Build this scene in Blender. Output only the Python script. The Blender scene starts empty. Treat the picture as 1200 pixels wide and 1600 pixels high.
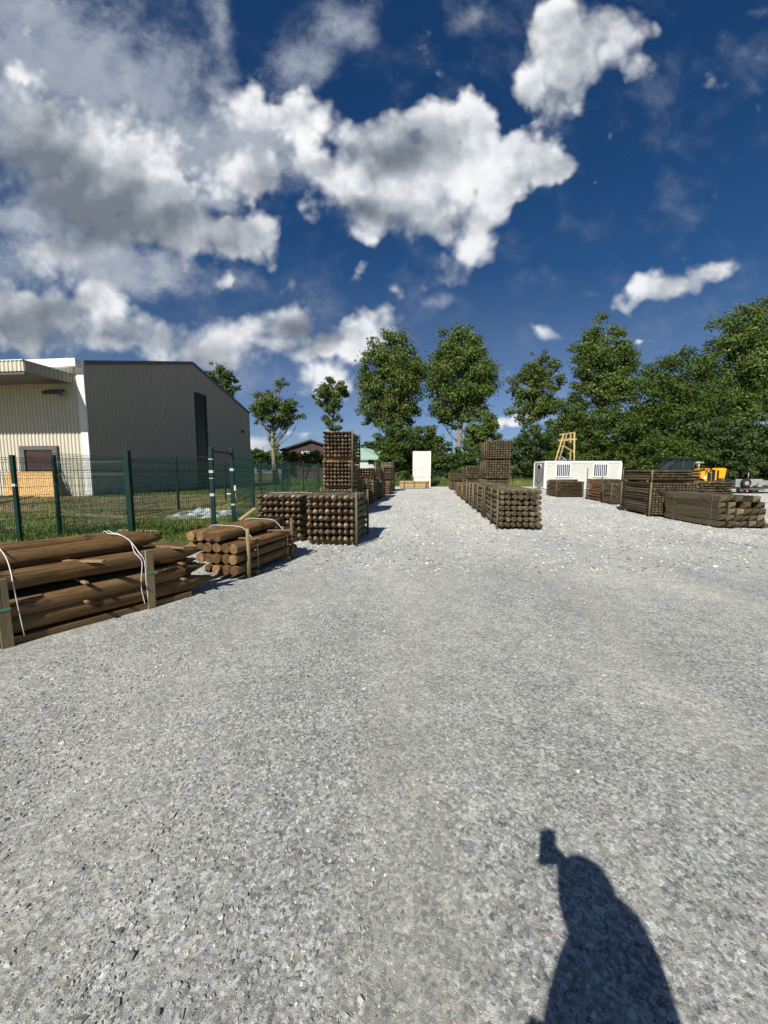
import bpy, bmesh, math, random
import numpy as np
from mathutils import Vector, Matrix, noise as mnoise
R = math.radians
sc = bpy.context.scene
COL = sc.collection
rng = np.random.default_rng(7)
random.seed(7)

# ------------------------------------------------------------------ camera model
F, PITCH, EYE = 600.0, R(5.9), 1.6
CP, SP = math.cos(PITCH), math.sin(PITCH)
def ray(px, py):
    a = (px - 600) / F; b = (py - 800) / F
    return Vector((a, CP - b * SP, -(b * CP + SP)))
def gnd(px, py, z=0.0):
    d = ray(px, py); t = (EYE - z) / -d.z
    return Vector((d.x * t, d.y * t, z))
def atY(px, py, Y):
    d = ray(px, py); t = Y / d.y
    return Vector((d.x * t, Y, EYE + d.z * t))

cam = bpy.data.cameras.new('camera'); cam.sensor_fit = 'VERTICAL'; cam.sensor_height = 36
cam.lens = 13.5; cam.clip_start = 0.02; cam.clip_end = 3000
co = bpy.data.objects.new('camera', cam); COL.objects.link(co)
co.location = (0, 0, EYE); co.rotation_euler = (R(90) - PITCH, 0, 0)
sc.camera = co

# ------------------------------------------------------------------ material helpers
class NT:
    def __init__(s, nt): s.t = nt; s.n = nt.nodes; s.l = nt.links
    def add(s, typ, **kw):
        n = s.n.new(typ)
        for k, v in kw.items(): setattr(n, k, v)
        return n
    def link(s, a, b): s.l.new(a, b)
    def inp(s, sock, v):
        if isinstance(v, bpy.types.NodeSocket): s.l.new(v, sock)
        elif v is not None: sock.default_value = v
    def math(s, op, a, b=None, c=None, clamp=False):
        n = s.add('ShaderNodeMath', operation=op, use_clamp=clamp)
        for i, v in enumerate((a, b, c)): s.inp(n.inputs[i], v)
        return n.outputs[0]
    def vmath(s, op, a, b=None, scale=None):
        n = s.add('ShaderNodeVectorMath', operation=op)
        s.inp(n.inputs[0], a)
        if b is not None: s.inp(n.inputs[1], b)
        if scale is not None: s.inp(n.inputs['Scale'], scale)
        return n.outputs[0]
    def noise(s, vec, scale, detail=4, rough=.55, dist=0.0):
        n = s.add('ShaderNodeTexNoise')
        if vec is not None: s.link(vec, n.inputs['Vector'])
        n.inputs['Scale'].default_value = scale; n.inputs['Detail'].default_value = detail
        n.inputs['Roughness'].default_value = rough; n.inputs['Distortion'].default_value = dist
        return n
    def voro(s, vec, scale, feature='F1'):
        n = s.add('ShaderNodeTexVoronoi', feature=feature)
        s.link(vec, n.inputs['Vector']); n.inputs['Scale'].default_value = scale
        return n
    def maprange(s, v, a, b, c=0.0, d=1.0, smooth=False):
        n = s.add('ShaderNodeMapRange'); n.clamp = True
        if smooth: n.interpolation_type = 'SMOOTHSTEP'
        s.inp(n.inputs[0], v)
        for i, x in enumerate((a, b, c, d)): s.inp(n.inputs[i + 1], x)
        return n.outputs[0]
    def mix(s, f, a, b, mode='MIX'):
        n = s.add('ShaderNodeMix', data_type='RGBA', blend_type=mode)
        s.inp(n.inputs['Factor'], f)
        for k, v in ((6, a), (7, b)):
            if isinstance(v, tuple): v = (*v[:3], 1)
            s.inp(n.inputs[k], v)
        return n.outputs[2]
    def ramp(s, f, stops):
        n = s.add('ShaderNodeValToRGB'); s.inp(n.inputs[0], f)
        e = n.color_ramp.elements
        while len(e) < len(stops): e.new(.5)
        for el, (p, c) in zip(e, stops): el.position = p; el.color = (*c[:3], 1)
        return n.outputs[0]
    def mapping(s, vec, scale=(1, 1, 1), loc=(0, 0, 0), rot=(0, 0, 0), typ='POINT'):
        n = s.add('ShaderNodeMapping', vector_type=typ); s.link(vec, n.inputs['Vector'])
        n.inputs['Scale'].default_value = scale; n.inputs['Location'].default_value = loc
        n.inputs['Rotation'].default_value = rot
        return n.outputs[0]
def newmat(name):
    m = bpy.data.materials.new(name); m.use_nodes = True
    t = NT(m.node_tree)
    b = m.node_tree.nodes['Principled BSDF']
    return m, t, b
def objco(t): return t.add('ShaderNodeTexCoord').outputs['Object']
def bump(t, b, h, strength=.4, dist=.01):
    n = t.add('ShaderNodeBump'); n.inputs['Strength'].default_value = strength; n.inputs['Distance'].default_value = dist
    t.link(h, n.inputs['Height']); t.link(n.outputs[0], b.inputs['Normal'])
def plain(name, c1, c2=None, scale=6, rough=.6, metal=0.0, bmp=0.0, spec=.4):
    m, t, b = newmat(name)
    c2 = c2 or tuple(x * .7 for x in c1)
    o = objco(t); n = t.noise(o, scale, 6, .6)
    n2 = t.noise(o, scale * 7, 3, .6)
    f = t.math('ADD', t.math('MULTIPLY', n.outputs[0], .7), t.math('MULTIPLY', n2.outputs[0], .3))
    col = t.mix(t.maprange(f, .35, .68), c2, c1)
    t.link(col, b.inputs['Base Color'])
    t.link(t.maprange(n.outputs[0], .3, .7, max(rough - .1, .03), min(rough + .12, 1)), b.inputs['Roughness'])
    b.inputs['Metallic'].default_value = metal; b.inputs['Specular IOR Level'].default_value = spec
    if bmp: bump(t, b, n2.outputs[0], bmp, .01)
    return m
def wood(name, dark, mid, light, grey=(.13, .12, .09), greyamt=.4, axis=1, stretch=16, rough=.8):
    m, t, b = newmat(name)
    o = objco(t); oi = t.add('ShaderNodeObjectInfo')
    off = t.vmath('ADD', o, t.vmath('SCALE', (37.0, 11.0, 23.0), scale=oi.outputs['Random']))
    s = [stretch] * 3; s[axis] = stretch * .07
    v = t.mapping(off, tuple(s))
    n = t.noise(v, 1.0, 6, .62, .8)
    fine = t.noise(v, 4.5, 3, .6)
    knot = t.noise(t.mapping(off, tuple(5 if i != axis else 3 for i in range(3))), 1.0, 2, .5)
    f = t.math('ADD', t.math('MULTIPLY', n.outputs[0], .65), t.math('MULTIPLY', fine.outputs[0], .35))
    col = t.ramp(f, [(.3, dark), (.48, mid), (.7, light)])
    col = t.mix(t.maprange(knot.outputs[0], .62, .7), col, tuple(x * .6 for x in dark))
    blot = t.noise(t.mapping(off, tuple(3 if i != axis else 1.2 for i in range(3))), 1.0, 3, .5)
    col = t.mix(t.math('MULTIPLY', t.maprange(blot.outputs[0], .4, .65), greyamt), col, grey)
    crv = [stretch * 1.5] * 3; crv[axis] = stretch * .028
    crk = t.noise(t.mapping(off, tuple(crv)), 1.0, 2, .5)
    col = t.mix(t.math('MULTIPLY', t.maprange(crk.outputs[0], .64, .69), .8), col, tuple(x * .35 for x in dark))
    val = t.maprange(t.math('FRACT', t.math('MULTIPLY', oi.outputs['Random'], 7.31)), 0, 1, .7, 1.25)
    hs = t.add('ShaderNodeHueSaturation'); t.link(col, hs.inputs['Color']); t.link(val, hs.inputs['Value'])
    t.link(hs.outputs[0], b.inputs['Base Color'])
    b.inputs['Roughness'].default_value = rough; b.inputs['Specular IOR Level'].default_value = .25
    bump(t, b, f, .5, .006)
    return m
def endgrain(name, dark, light, rings=90, ring=.05):
    m, t, b = newmat(name)
    o = objco(t); oi = t.add('ShaderNodeObjectInfo')
    s = t.add('ShaderNodeSeparateXYZ'); t.link(o, s.inputs[0])
    r = t.math('SQRT', t.math('ADD', t.math('POWER', s.outputs[0], 2.0), t.math('POWER', s.outputs[2], 2.0)))
    n = t.noise(o, 14, 4, .6)
    w = t.math('SINE', t.math('MULTIPLY', t.math('ADD', r, t.math('MULTIPLY', n.outputs[0], .02)), rings * 6.28))
    ang = t.math('ARCTAN2', s.outputs[2], s.outputs[0])
    chk = t.math('SINE', t.math('ADD', t.math('MULTIPLY', ang, 5.0), t.math('ADD', t.math('MULTIPLY', oi.outputs['Random'], 40.0), t.math('MULTIPLY', n.outputs[0], 3.0))))
    f = t.math('ADD', t.math('MULTIPLY', w, ring), n.outputs[0])
    col = t.mix(t.maprange(f, .28, .72), dark, light)
    col = t.mix(t.math('MULTIPLY', t.maprange(chk, .93, 1.0), ring * 9), col, tuple(x * .35 for x in dark))
    rnd = t.math('FRACT', t.math('MULTIPLY', oi.outputs['Random'], 13.7))
    hs = t.add('ShaderNodeHueSaturation'); t.link(col, hs.inputs['Color'])
    t.link(t.math('ADD', .72, t.math('MULTIPLY', t.math('POWER', rnd, 3.5), 1.25)), hs.inputs['Value'])
    t.link(hs.outputs[0], b.inputs['Base Color']); b.inputs['Roughness'].default_value = .85
    b.inputs['Specular IOR Level'].default_value = .2
    return m
def leafmat(name, a, b_, c, trans=.3):
    m, t, b = newmat(name)
    g = t.add('ShaderNodeNewGeometry'); rnd = g.outputs['Random Per Island']
    o = objco(t); n = t.noise(o, .5, 3, .6)
    f = t.math('ADD', t.math('MULTIPLY', rnd, .42), t.math('MULTIPLY', n.outputs[0], .7))
    col = t.ramp(f, [(.25, a), (.56, b_), (.88, c)])
    t.link(col, b.inputs['Base Color']); b.inputs['Roughness'].default_value = .5
    b.inputs['Specular IOR Level'].default_value = .35
    tr = t.add('ShaderNodeBsdfTranslucent'); t.link(t.mix(.5, col, (.12, .17, .02)), tr.inputs[0])
    mx = t.add('ShaderNodeMixShader'); mx.inputs[0].default_value = trans
    out = t.n['Material Output']
    t.link(b.outputs[0], mx.inputs[1]); t.link(tr.outputs[0], mx.inputs[2]); t.link(mx.outputs[0], out.inputs[0])
    return m

# ------------------------------------------------------------------ mesh builder
class MB:
    def __init__(s): s.v = []; s.f = []; s.m = []; s.sm = []
    def add(s, vs, fs, mi=0, smooth=False):
        o = len(s.v); s.v += [tuple(v) for v in vs]
        for f in fs: s.f.append(tuple(i + o for i in f)); s.m.append(mi); s.sm.append(smooth)
        return s
    def box(s, c, size, rot=None, mi=0):
        c = Vector(c); h = Vector(size) * .5
        vs = []
        for x in (-1, 1):
            for y in (-1, 1):
                for z in (-1, 1):
                    p = Vector((x * h.x, y * h.y, z * h.z))
                    if rot is not None: p = rot @ p
                    vs.append(c + p)
        return s.add(vs, [(0, 1, 3, 2), (4, 6, 7, 5), (0, 4, 5, 1), (2, 3, 7, 6), (0, 2, 6, 4), (1, 5, 7, 3)], mi)
    def beam(s, a, b, w, h, mi=0, roll=0.0):
        a, b = Vector(a), Vector(b); d = b - a; L = d.length
        q = d.to_track_quat('Y', 'Z').to_matrix()
        if roll: q = q @ Matrix.Rotation(roll, 3, 'Y')
        return s.box((a + b) / 2, (w, L, h), q, mi)
    def tube(s, pts, rad, n=8, mi=0, cap=True, smooth=True):
        pts = [Vector(p) for p in pts]
        if not hasattr(rad, '__len__'): rad = [rad] * len(pts)
        vs = []; fs = []
        up = Vector((0, 0, 1))
        for i, p in enumerate(pts):
            d = (pts[min(i + 1, len(pts) - 1)] - pts[max(i - 1, 0)]).normalized()
            u = up if abs(d.z) < .95 else Vector((0, 1, 0))
            x = d.cross(u).normalized(); y = x.cross(d)
            for k in range(n):
                a = 2 * math.pi * k / n
                vs.append(p + (x * math.cos(a) + y * math.sin(a)) * rad[i])
        for i in range(len(pts) - 1):
            for k in range(n):
                k2 = (k + 1) % n
                fs.append((i * n + k, i * n + k2, (i + 1) * n + k2, (i + 1) * n + k))
        s.add(vs, fs, mi, smooth)
        if cap:
            o = len(s.v) - len(vs)
            s.f.append(tuple(o + k for k in range(n))[::-1]); s.m.append(mi); s.sm.append(False)
            s.f.append(tuple(o + (len(pts) - 1) * n + k for k in range(n))); s.m.append(mi); s.sm.append(False)
        return s
    def prism(s, poly, axis_vec, mi=0):
        n = len(poly); a = Vector(axis_vec)
        vs = [Vector(p) for p in poly] + [Vector(p) + a for p in poly]
        fs = [tuple(range(n))[::-1], tuple(range(n, 2 * n))] + [(i, (i + 1) % n, n + (i + 1) % n, n + i) for i in range(n)]
        return s.add(vs, fs, mi)
    def mesh(s, name, mats):
        me = bpy.data.meshes.new(name); me.from_pydata(s.v, [], s.f)
        for m in (mats if isinstance(mats, (list, tuple)) else [mats]): me.materials.append(m)
        me.polygons.foreach_set('material_index', s.m); me.polygons.foreach_set('use_smooth', s.sm)
        me.validate(); me.update()
        bm = bmesh.new(); bm.from_mesh(me); bmesh.ops.recalc_face_normals(bm, faces=bm.faces); bm.to_mesh(me); bm.free()
        return me
    def build(s, name, mats, parent=None, bevel=0):
        o = link(name, s.mesh(name, mats), parent)
        if bevel:
            md = o.modifiers.new('bevel', 'BEVEL'); md.width = bevel; md.segments = 2; md.limit_method = 'ANGLE'
        return o
def link(name, me, parent=None):
    o = bpy.data.objects.new(name, me); COL.objects.link(o)
    if parent is not None: o.parent = parent
    return o
def tag(o, label=None, cat=None, group=None, kind=None):
    for k, v in (('label', label), ('category', cat), ('group', group), ('kind', kind)):
        if v: o[k] = v
    return o
def thing(name, label, cat, loc=(0, 0, 0), rz=0.0, group=None):
    o = bpy.data.objects.new(name, None); COL.objects.link(o)
    o.location = loc; o.rotation_euler = (0, 0, rz); o.empty_display_size = .2
    return tag(o, label, cat, group)
def npmesh(name, V, Fc, mats, smooth=False):
    """V (n,3) float, Fc (m,k) int -> mesh, fast"""
    me = bpy.data.meshes.new(name); m, k = Fc.shape
    me.vertices.add(len(V)); me.vertices.foreach_set('co', V.astype(np.float32).ravel())
    me.loops.add(m * k); me.loops.foreach_set('vertex_index', Fc.astype(np.int32).ravel())
    me.polygons.add(m); me.polygons.foreach_set('loop_start', np.arange(0, m * k, k, dtype=np.int32))
    for mt in (mats if isinstance(mats, (list, tuple)) else [mats]): me.materials.append(mt)
    me.update(calc_edges=True)
    if not smooth: me.polygons.foreach_set('use_smooth', np.zeros(m, dtype=bool))
    return me

# ------------------------------------------------------------------ sun + sky
SUN_AZ = gnd(864, 1302)                       # where the lens' own shadow falls
sun_vec = Vector((-SUN_AZ.x, -SUN_AZ.y, EYE)).normalized()   # towards the sun
sl = bpy.data.lights.new('sun', 'SUN'); sl.energy = 4.8; sl.angle = R(.53); sl.color = (1, .955, .88)
so = bpy.data.objects.new('sun', sl); COL.objects.link(so)
so.rotation_euler = sun_vec.to_track_quat('Z', 'Y').to_euler(); so.location = (0, 0, 60)
sun_el = math.asin(sun_vec.z); sun_rot = math.atan2(sun_vec.x, sun_vec.y)
W = bpy.data.worlds.new('World'); sc.world = W; W.use_nodes = True
w = NT(W.node_tree); bg = W.node_tree.nodes['Background']
sky = w.add('ShaderNodeTexSky', sky_type='NISHITA'); sky.sun_disc = False
sky.sun_elevation = sun_el; sky.sun_rotation = sun_rot; sky.air_density = 1.0; sky.dust_density = .08; sky.ozone_density = 3.0; sky.altitude = 200
def build_sky():
    tc = w.add('ShaderNodeTexCoord').outputs['Generated']
    sp = w.add('ShaderNodeSeparateXYZ'); w.link(tc, sp.inputs[0])
    ay = w.math('ABSOLUTE', sp.outputs[1]); yy = w.math('MAXIMUM', ay, .12)  # absolute y mirrors the clouds into the unseen rear sky, added for neutral fill
    u = w.math('DIVIDE', sp.outputs[0], yy); v = w.math('DIVIDE', sp.outputs[2], yy)
    cb = w.add('ShaderNodeCombineXYZ'); w.link(u, cb.inputs[0]); w.link(v, cb.inputs[1]); uv = cb.outputs[0]
    # domain warps
    def warp(vec, scale, amt, detail=3):
        n = w.noise(vec, scale, detail, .55)
        d = w.vmath('SUBTRACT', n.outputs['Color'], (.5, .5, .5))
        return w.vmath('ADD', vec, w.vmath('MULTIPLY', d, (amt, amt, 0)))
    wu = warp(warp(uv, 3.2, .05, 2), 10, .06, 3)
    def blobs(vec, lst, combine='MAXIMUM'):
        acc = None
        for px, py, rx, ry, rot, wt in lst:
            d = ray(px, py); c = (d.x / d.y, d.z / d.y, 0); k = 1 / (F * d.y)
            m = w.mapping(vec, (rx * k, ry * k, 1), c, (0, 0, R(rot)), 'TEXTURE')
            g = w.add('ShaderNodeTexGradient', gradient_type='SPHERICAL'); w.link(m, g.inputs[0])
            o = g.outputs['Fac']
            if wt != 1: o = w.math('MULTIPLY', o, wt)
            acc = o if acc is None else (w.math('SMOOTH_MAX', acc, o, .18) if combine == 'MAXIMUM' else w.math('ADD', acc, o))
        return acc
    CU = [(150,270,270,130,-14,1.1),(260,340,190,75,-6,1),(375,372,82,62,0,1),(40,220,170,120,0,1),(60,395,230,62,2,.7),
          (400,165,100,75,-30,.9),(470,195,95,60,-25,.85),(400,250,120,80,-25,.75),(500,270,90,75,-30,.95),
          (650,265,215,105,2,1.25),(790,265,95,75,0,1.1),(640,325,190,66,-4,1.1),(690,200,110,55,5,1),(745,195,62,62,0,1.15),(560,225,70,55,10,.9),(655,190,95,40,8,.85),(850,262,68,52,25,1),(580,325,120,55,-10,.95),(770,310,105,62,15,1),(800,225,60,50,0,.85),
          (735,385,50,52,10,.8),(700,430,70,44,20,.8),
          (895,75,115,92,20,1.2),(830,130,50,62,-20,.95),(965,75,75,66,0,1.05),(838,185,26,40,-20,.5),
          (1035,450,100,40,16,1),(1110,420,70,26,10,.85),(1000,470,60,22,20,.7),
          (838,522,70,18,-20,.65),(812,507,40,16,0,.5),
          (55,490,190,80,0,1),(150,470,100,58,-18,1),(215,520,70,45,-20,.8),(190,538,190,28,-3,.85),
          (370,522,140,40,5,1),(450,508,85,38,0,.95),(245,528,110,46,0,1),(310,548,120,46,0,1),(420,540,110,34,0,.9),(500,545,110,36,6,1),(560,525,85,52,20,1.1),(505,590,72,52,0,1.05),(410,560,70,20,0,.6),
          (357,445,50,24,10,.55),(560,425,40,34,35,.55),(622,450,26,28,40,.65),
          (795,657,85,22,0,.85),(885,662,75,26,20,.8),(410,692,40,20,0,.8),(450,677,26,8,0,.6),(480,677,32,9,5,.6),(1005,535,26,11,0,.6),(60,590,170,24,0,.6)]
    DK = [(190,330,280,95,-12,1.25),(50,250,200,90,-8,1.0),(330,375,170,48,-3,.9),(620,225,130,52,-6,.95),(580,345,200,42,-5,.7),(690,345,150,40,0,.5),
          (20,500,150,90,0,1.2),(170,530,190,38,-4,.8),(470,520,110,34,4,1.0),(470,545,80,20,0,.4),(700,430,60,30,15,.5),(1060,458,100,22,14,.5),(880,120,120,60,20,.35),(430,270,120,70,-25,.55)]
    WI = [(80,90,300,190,-30,1.1),(250,130,220,130,-35,1.0),(350,60,34,150,10,.6),(470,85,80,95,-20,.7),(545,10,95,50,0,.75),(300,225,240,120,-10,1.0),
          (140,425,300,60,-5,1.0),(60,340,260,90,0,.6),(720,25,60,34,30,.4),(1165,10,40,26,0,.55),(330,415,60,24,0,.5),(250,590,230,30,0,.5),(1180,150,50,20,0,.35),(920,465,50,18,0,.4),(690,470,40,22,0,.5),(580,545,120,26,0,.4)]
    CU = [(a, b, c * 1.17, d * 1.22, e, f) for a, b, c, d, e, f in CU]
    S = blobs(wu, CU); D = blobs(warp(uv, 4, .14), DK); Wb = blobs(warp(uv, 3, .2), WI)
    def fbm(vec): return w.noise(vec, 6.0, 8, .56, .0).outputs[0]
    wf_ = warp(uv, 10, .035, 4)
    n1 = fbm(wf_)
    def soft_n(vec): return w.noise(vec, 5.0, 4.5, .5, .0).outputs[0]
    up = w.math('SUBTRACT', soft_n(wf_), soft_n(w.vmath('ADD', wf_, (-.018, .036, 0))))
    vo = w.add('ShaderNodeTexVoronoi', feature='SMOOTH_F1'); w.link(warp(uv, 9, .05), vo.inputs['Vector'])
    vo.inputs['Scale'].default_value = 11; vo.inputs['Detail'].default_value = 2; vo.inputs['Roughness'].default_value = .55; vo.inputs['Smoothness'].default_value = .3
    bil = w.math('SUBTRACT', .45, vo.outputs['Distance'])
    nz = w.math('ADD', w.math('MULTIPLY', w.math('SUBTRACT', n1, .5), 1.1), w.math('MULTIPLY', bil, .42))
    dens = w.math('ADD', S, nz)
    gate = w.maprange(S, .01, .12)
    soft = w.maprange(w.noise(uv, 2.3, 2, .5).outputs[0], .4, .62, .26, .62)          # some edges crisp, some ragged
    a_cu = w.math('MULTIPLY', w.maprange(dens, .13, w.math('ADD', .13, soft), 0, 1, True), gate)
    wn = w.noise(w.mapping(warp(uv, 4, .07), (5.5, 6.5, 1), rot=(0, 0, R(35))), 1.0, 8, .6, .0).outputs[0]
    a_wi = w.math('MULTIPLY', w.maprange(w.math('ADD', w.math('MULTIPLY', Wb, .9), w.math('MULTIPLY', w.math('SUBTRACT', wn, .5), 1.7)), .05, .75, 0, 1, True), w.maprange(Wb, 0, .3, 0, .85))
    alpha = w.math('SUBTRACT', 1.0, w.math('MULTIPLY', w.math('SUBTRACT', 1.0, a_cu), w.math('SUBTRACT', 1.0, a_wi)))
    # sunlit crests stay white, deep undersides go grey
    thick = w.maprange(dens, .35, 1.2)
    g = w.math('ADD', w.math('MULTIPLY', D, w.maprange(w.noise(wf_, 2.6, 7, .58).outputs[0], .3, .7, .55, 1.35)), w.math('MULTIPLY', thick, .22))
    g = w.math('SUBTRACT', g, w.math('MULTIPLY', up, 2.1))
    g = w.math('SUBTRACT', g, w.math('MULTIPLY', bil, .25))
    g = w.math('ADD', g, w.math('MULTIPLY', w.math('SUBTRACT', w.noise(uv, 3.3, 6, .6).outputs[0], .5), .5))
    col = w.ramp(w.maprange(g, -.05, 1.1), [(0, (1.0, 1.0, 1.0)), (.2, (.87, .89, .92)), (.46, (.50, .535, .58)), (.75, (.275, .31, .36)), (1.0, (.185, .215, .255))])
    wcol = w.mix(w.maprange(wn, .35, .65), (.30, .35, .44), (.50, .545, .62))
    wf = w.math('DIVIDE', a_cu, w.math('MAXIMUM', alpha, .001))
    ccol = w.mix(w.math('MINIMUM', wf, 1.0), wcol, col)
    ccol = w.vmath('SCALE', ccol, scale=CLOUD_GAIN)
    hs = w.add('ShaderNodeHueSaturation'); w.link(sky.outputs[0], hs.inputs['Color'])
    w.link(w.maprange(v, .05, .5, .85, SKY_SAT), hs.inputs['Saturation']); hs.inputs['Hue'].default_value = SKY_HUE; hs.inputs['Value'].default_value = SKY_VAL
    front = w.maprange(ay, .1, .25)
    blue = w.mix(w.maprange(v, .0, .38), (.62, .84, 1.2), (1, 1, 1))
    skyc = w.mix(1.0, hs.outputs[0], blue, 'MULTIPLY')
    final = w.mix(w.math('MULTIPLY', alpha, front), skyc, ccol)
    w.link(final, bg.inputs[0]); bg.inputs[1].default_value = SKY_STR
SKY_STR, CLOUD_GAIN, SKY_SAT, SKY_HUE, SKY_VAL = .1, 7.7, 1.31, .507, .47
build_sky()
W.cycles.sampling_method = 'MANUAL'; W.cycles.sample_map_resolution = 1024
sc.view_settings.view_transform = 'Standard'; sc.view_settings.look = 'None'
sc.view_settings.exposure = 0.35; sc.view_settings.gamma = 1
sc.cycles.max_bounces = 6; sc.cycles.diffuse_bounces = 3; sc.cycles.transparent_max_bounces = 6
sc.cycles.use_denoising = True; sc.cycles.denoiser = 'OPENIMAGEDENOISE'; sc.cycles.denoising_input_passes = 'RGB_ALBEDO_NORMAL'; sc.cycles.denoising_prefilter = 'NONE'; sc.cycles.sample_clamp_indirect = 4.0

# ------------------------------------------------------------------ materials
def gravel_mat():
    m, t, b = newmat('gravel')
    o = objco(t)
    v1 = t.voro(o, 72); v2 = t.voro(t.vmath('ADD', o, (3.3, 7.1, 0)), 48); v3 = t.voro(o, 165)
    s1 = t.add('ShaderNodeSeparateColor'); t.link(v1.outputs['Color'], s1.inputs[0])
    s2 = t.add('ShaderNodeSeparateColor'); t.link(v2.outputs['Color'], s2.inputs[0])
    s3 = t.add('ShaderNodeSeparateColor'); t.link(v3.outputs['Color'], s3.inputs[0])
    tone = t.math('ADD', t.math('MULTIPLY', s1.outputs[0], .5), t.math('ADD', t.math('MULTIPLY', s2.outputs[0], .3), t.math('MULTIPLY', s3.outputs[0], .2)))
    col = t.ramp(tone, [(.12, (.135, .142, .140)), (.42, (.335, .345, .332)), (.66, (.52, .53, .50)), (.9, (.78, .785, .735))])
    beige = t.math('MULTIPLY', t.maprange(s1.outputs[1], .82, .9), .6)
    col = t.mix(beige, col, (.42, .38, .29))
    big = t.noise(t.mapping(o, (.55, .28, 1)), 1.0, 5, .6).outputs[0]
    mid = t.noise(o, 3.2, 4, .6).outputs[0]
    sy = t.add('ShaderNodeSeparateXYZ'); t.link(o, sy.inputs[0])
    terrain = t.maprange(t.math('ADD', sy.outputs[1], t.math('MULTIPLY', t.math('SUBTRACT', big, .5), 9.0)), 1.0, 13.0, .80, 1.18, True)   # value ramp along y: darker at the near end, paler further in
    v4 = t.voro(o, 9); s4 = t.add('ShaderNodeSeparateColor'); t.link(v4.outputs['Color'], s4.inputs[0])
    wob = t.noise(o, .35, 2, .5).outputs[0]
    trk = t.math('SINE', t.math('ADD', t.math('MULTIPLY', t.math('SUBTRACT', sy.outputs[0], t.math('MULTIPLY', sy.outputs[1], .16)), 3.3), t.math('MULTIPLY', wob, 4.5)))
    trk = t.maprange(trk, .25, .95, 0, .32, True)                                        # wheel tracks, pressed flat and pale
    dust = t.maprange(t.math('ADD', t.math('MULTIPLY', big, .75), t.math('MULTIPLY', mid, .25)), .45, .62)
    col = t.mix(t.math('MAXIMUM', trk, t.math('MULTIPLY', dust, .42)), col, (.43, .425, .345))
    hs = t.add('ShaderNodeHueSaturation'); t.link(col, hs.inputs['Color'])
    t.link(t.math('MULTIPLY', t.maprange(big, .3, .7, .92, 1.16), t.math('MULTIPLY', terrain, t.maprange(s4.outputs[0], 0, 1, .90, 1.12))), hs.inputs['Value'])
    t.link(hs.outputs[0], b.inputs['Base Color']); b.inputs['Roughness'].default_value = .9
    b.inputs['Specular IOR Level'].default_value = .25
    h = t.math('ADD', t.math('MULTIPLY', v2.outputs['Distance'], -.25), t.math('ADD', t.math('MULTIPLY', tone, .9), t.math('MULTIPLY', t.noise(o, 260, 3, .6).outputs[0], .5)))
    bump(t, b, h, .7, .014)
    return m
def stone_mat():
    m, t, b = newmat('crushed_stone')
    g = t.add('ShaderNodeNewGeometry'); rnd = g.outputs['Random Per Island']
    o = objco(t)
    col = t.ramp(rnd, [(0, (.16, .167, .165)), (.3, (.275, .283, .275)), (.65, (.41, .417, .395)), (.93, (.56, .565, .53)), (1, (.74, .74, .68))])
    r2 = t.math('FRACT', t.math('MULTIPLY', rnd, 57.3))
    col = t.mix(t.math('MULTIPLY', t.maprange(r2, .84, .9), .6), col, (.42, .375, .28))
    n = t.noise(o, 160, 4, .6).outputs[0]; big = t.noise(t.mapping(o, (.55, .28, 1)), 1.0, 5, .6).outputs[0]
    sy = t.add('ShaderNodeSeparateXYZ'); t.link(o, sy.inputs[0])
    terrain = t.maprange(t.math('ADD', sy.outputs[1], t.math('MULTIPLY', t.math('SUBTRACT', big, .5), 9.0)), 1.0, 13.0, .82, 1.18, True)  # same ramp along y: near stones darker, far ones paler
    hs = t.add('ShaderNodeHueSaturation'); t.link(col, hs.inputs['Color']); t.link(t.math('MULTIPLY', terrain, t.maprange(n, .3, .7, .8, 1.15)), hs.inputs['Value'])
    t.link(hs.outputs[0], b.inputs['Base Color']); b.inputs['Roughness'].default_value = .85
    b.inputs['Specular IOR Level'].default_value = .3
    return m
def earth_mat():
    m, t, b = newmat('rough_grass_earth')
    o = objco(t)
    n1 = t.noise(t.mapping(o, (.25, .5, 1)), 1.0, 6, .6).outputs[0]; n2 = t.noise(o, 4, 6, .65).outputs[0]; n3 = t.noise(o, 35, 3, .6).outputs[0]
    f = t.math('ADD', t.math('MULTIPLY', n1, .55), t.math('MULTIPLY', n2, .45))
    sy = t.add('ShaderNodeSeparateXYZ'); t.link(o, sy.inputs[0])
    belt = t.math('MULTIPLY', t.math('MULTIPLY', t.maprange(sy.outputs[1], 13, 17), t.maprange(sy.outputs[1], 30, 25)), t.maprange(sy.outputs[0], -6, -9))
    f = t.math('ADD', f, t.math('MULTIPLY', belt, .07))
    col = t.ramp(f, [(.36, (.05, .075, .018)), (.47, (.10, .115, .032)), (.54, (.21, .175, .085)), (.68, (.27, .215, .125))])
    hs = t.add('ShaderNodeHueSaturation'); t.link(col, hs.inputs['Color']); t.link(t.maprange(n3, .3, .7, .6, 1.3), hs.inputs['Value'])
    t.link(hs.outputs[0], b.inputs['Base Color']); b.inputs['Roughness'].default_value = .95; b.inputs['Specular IOR Level'].default_value = .1
    bump(t, b, t.math('ADD', n2, n3), .8, .05)
    return m
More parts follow.
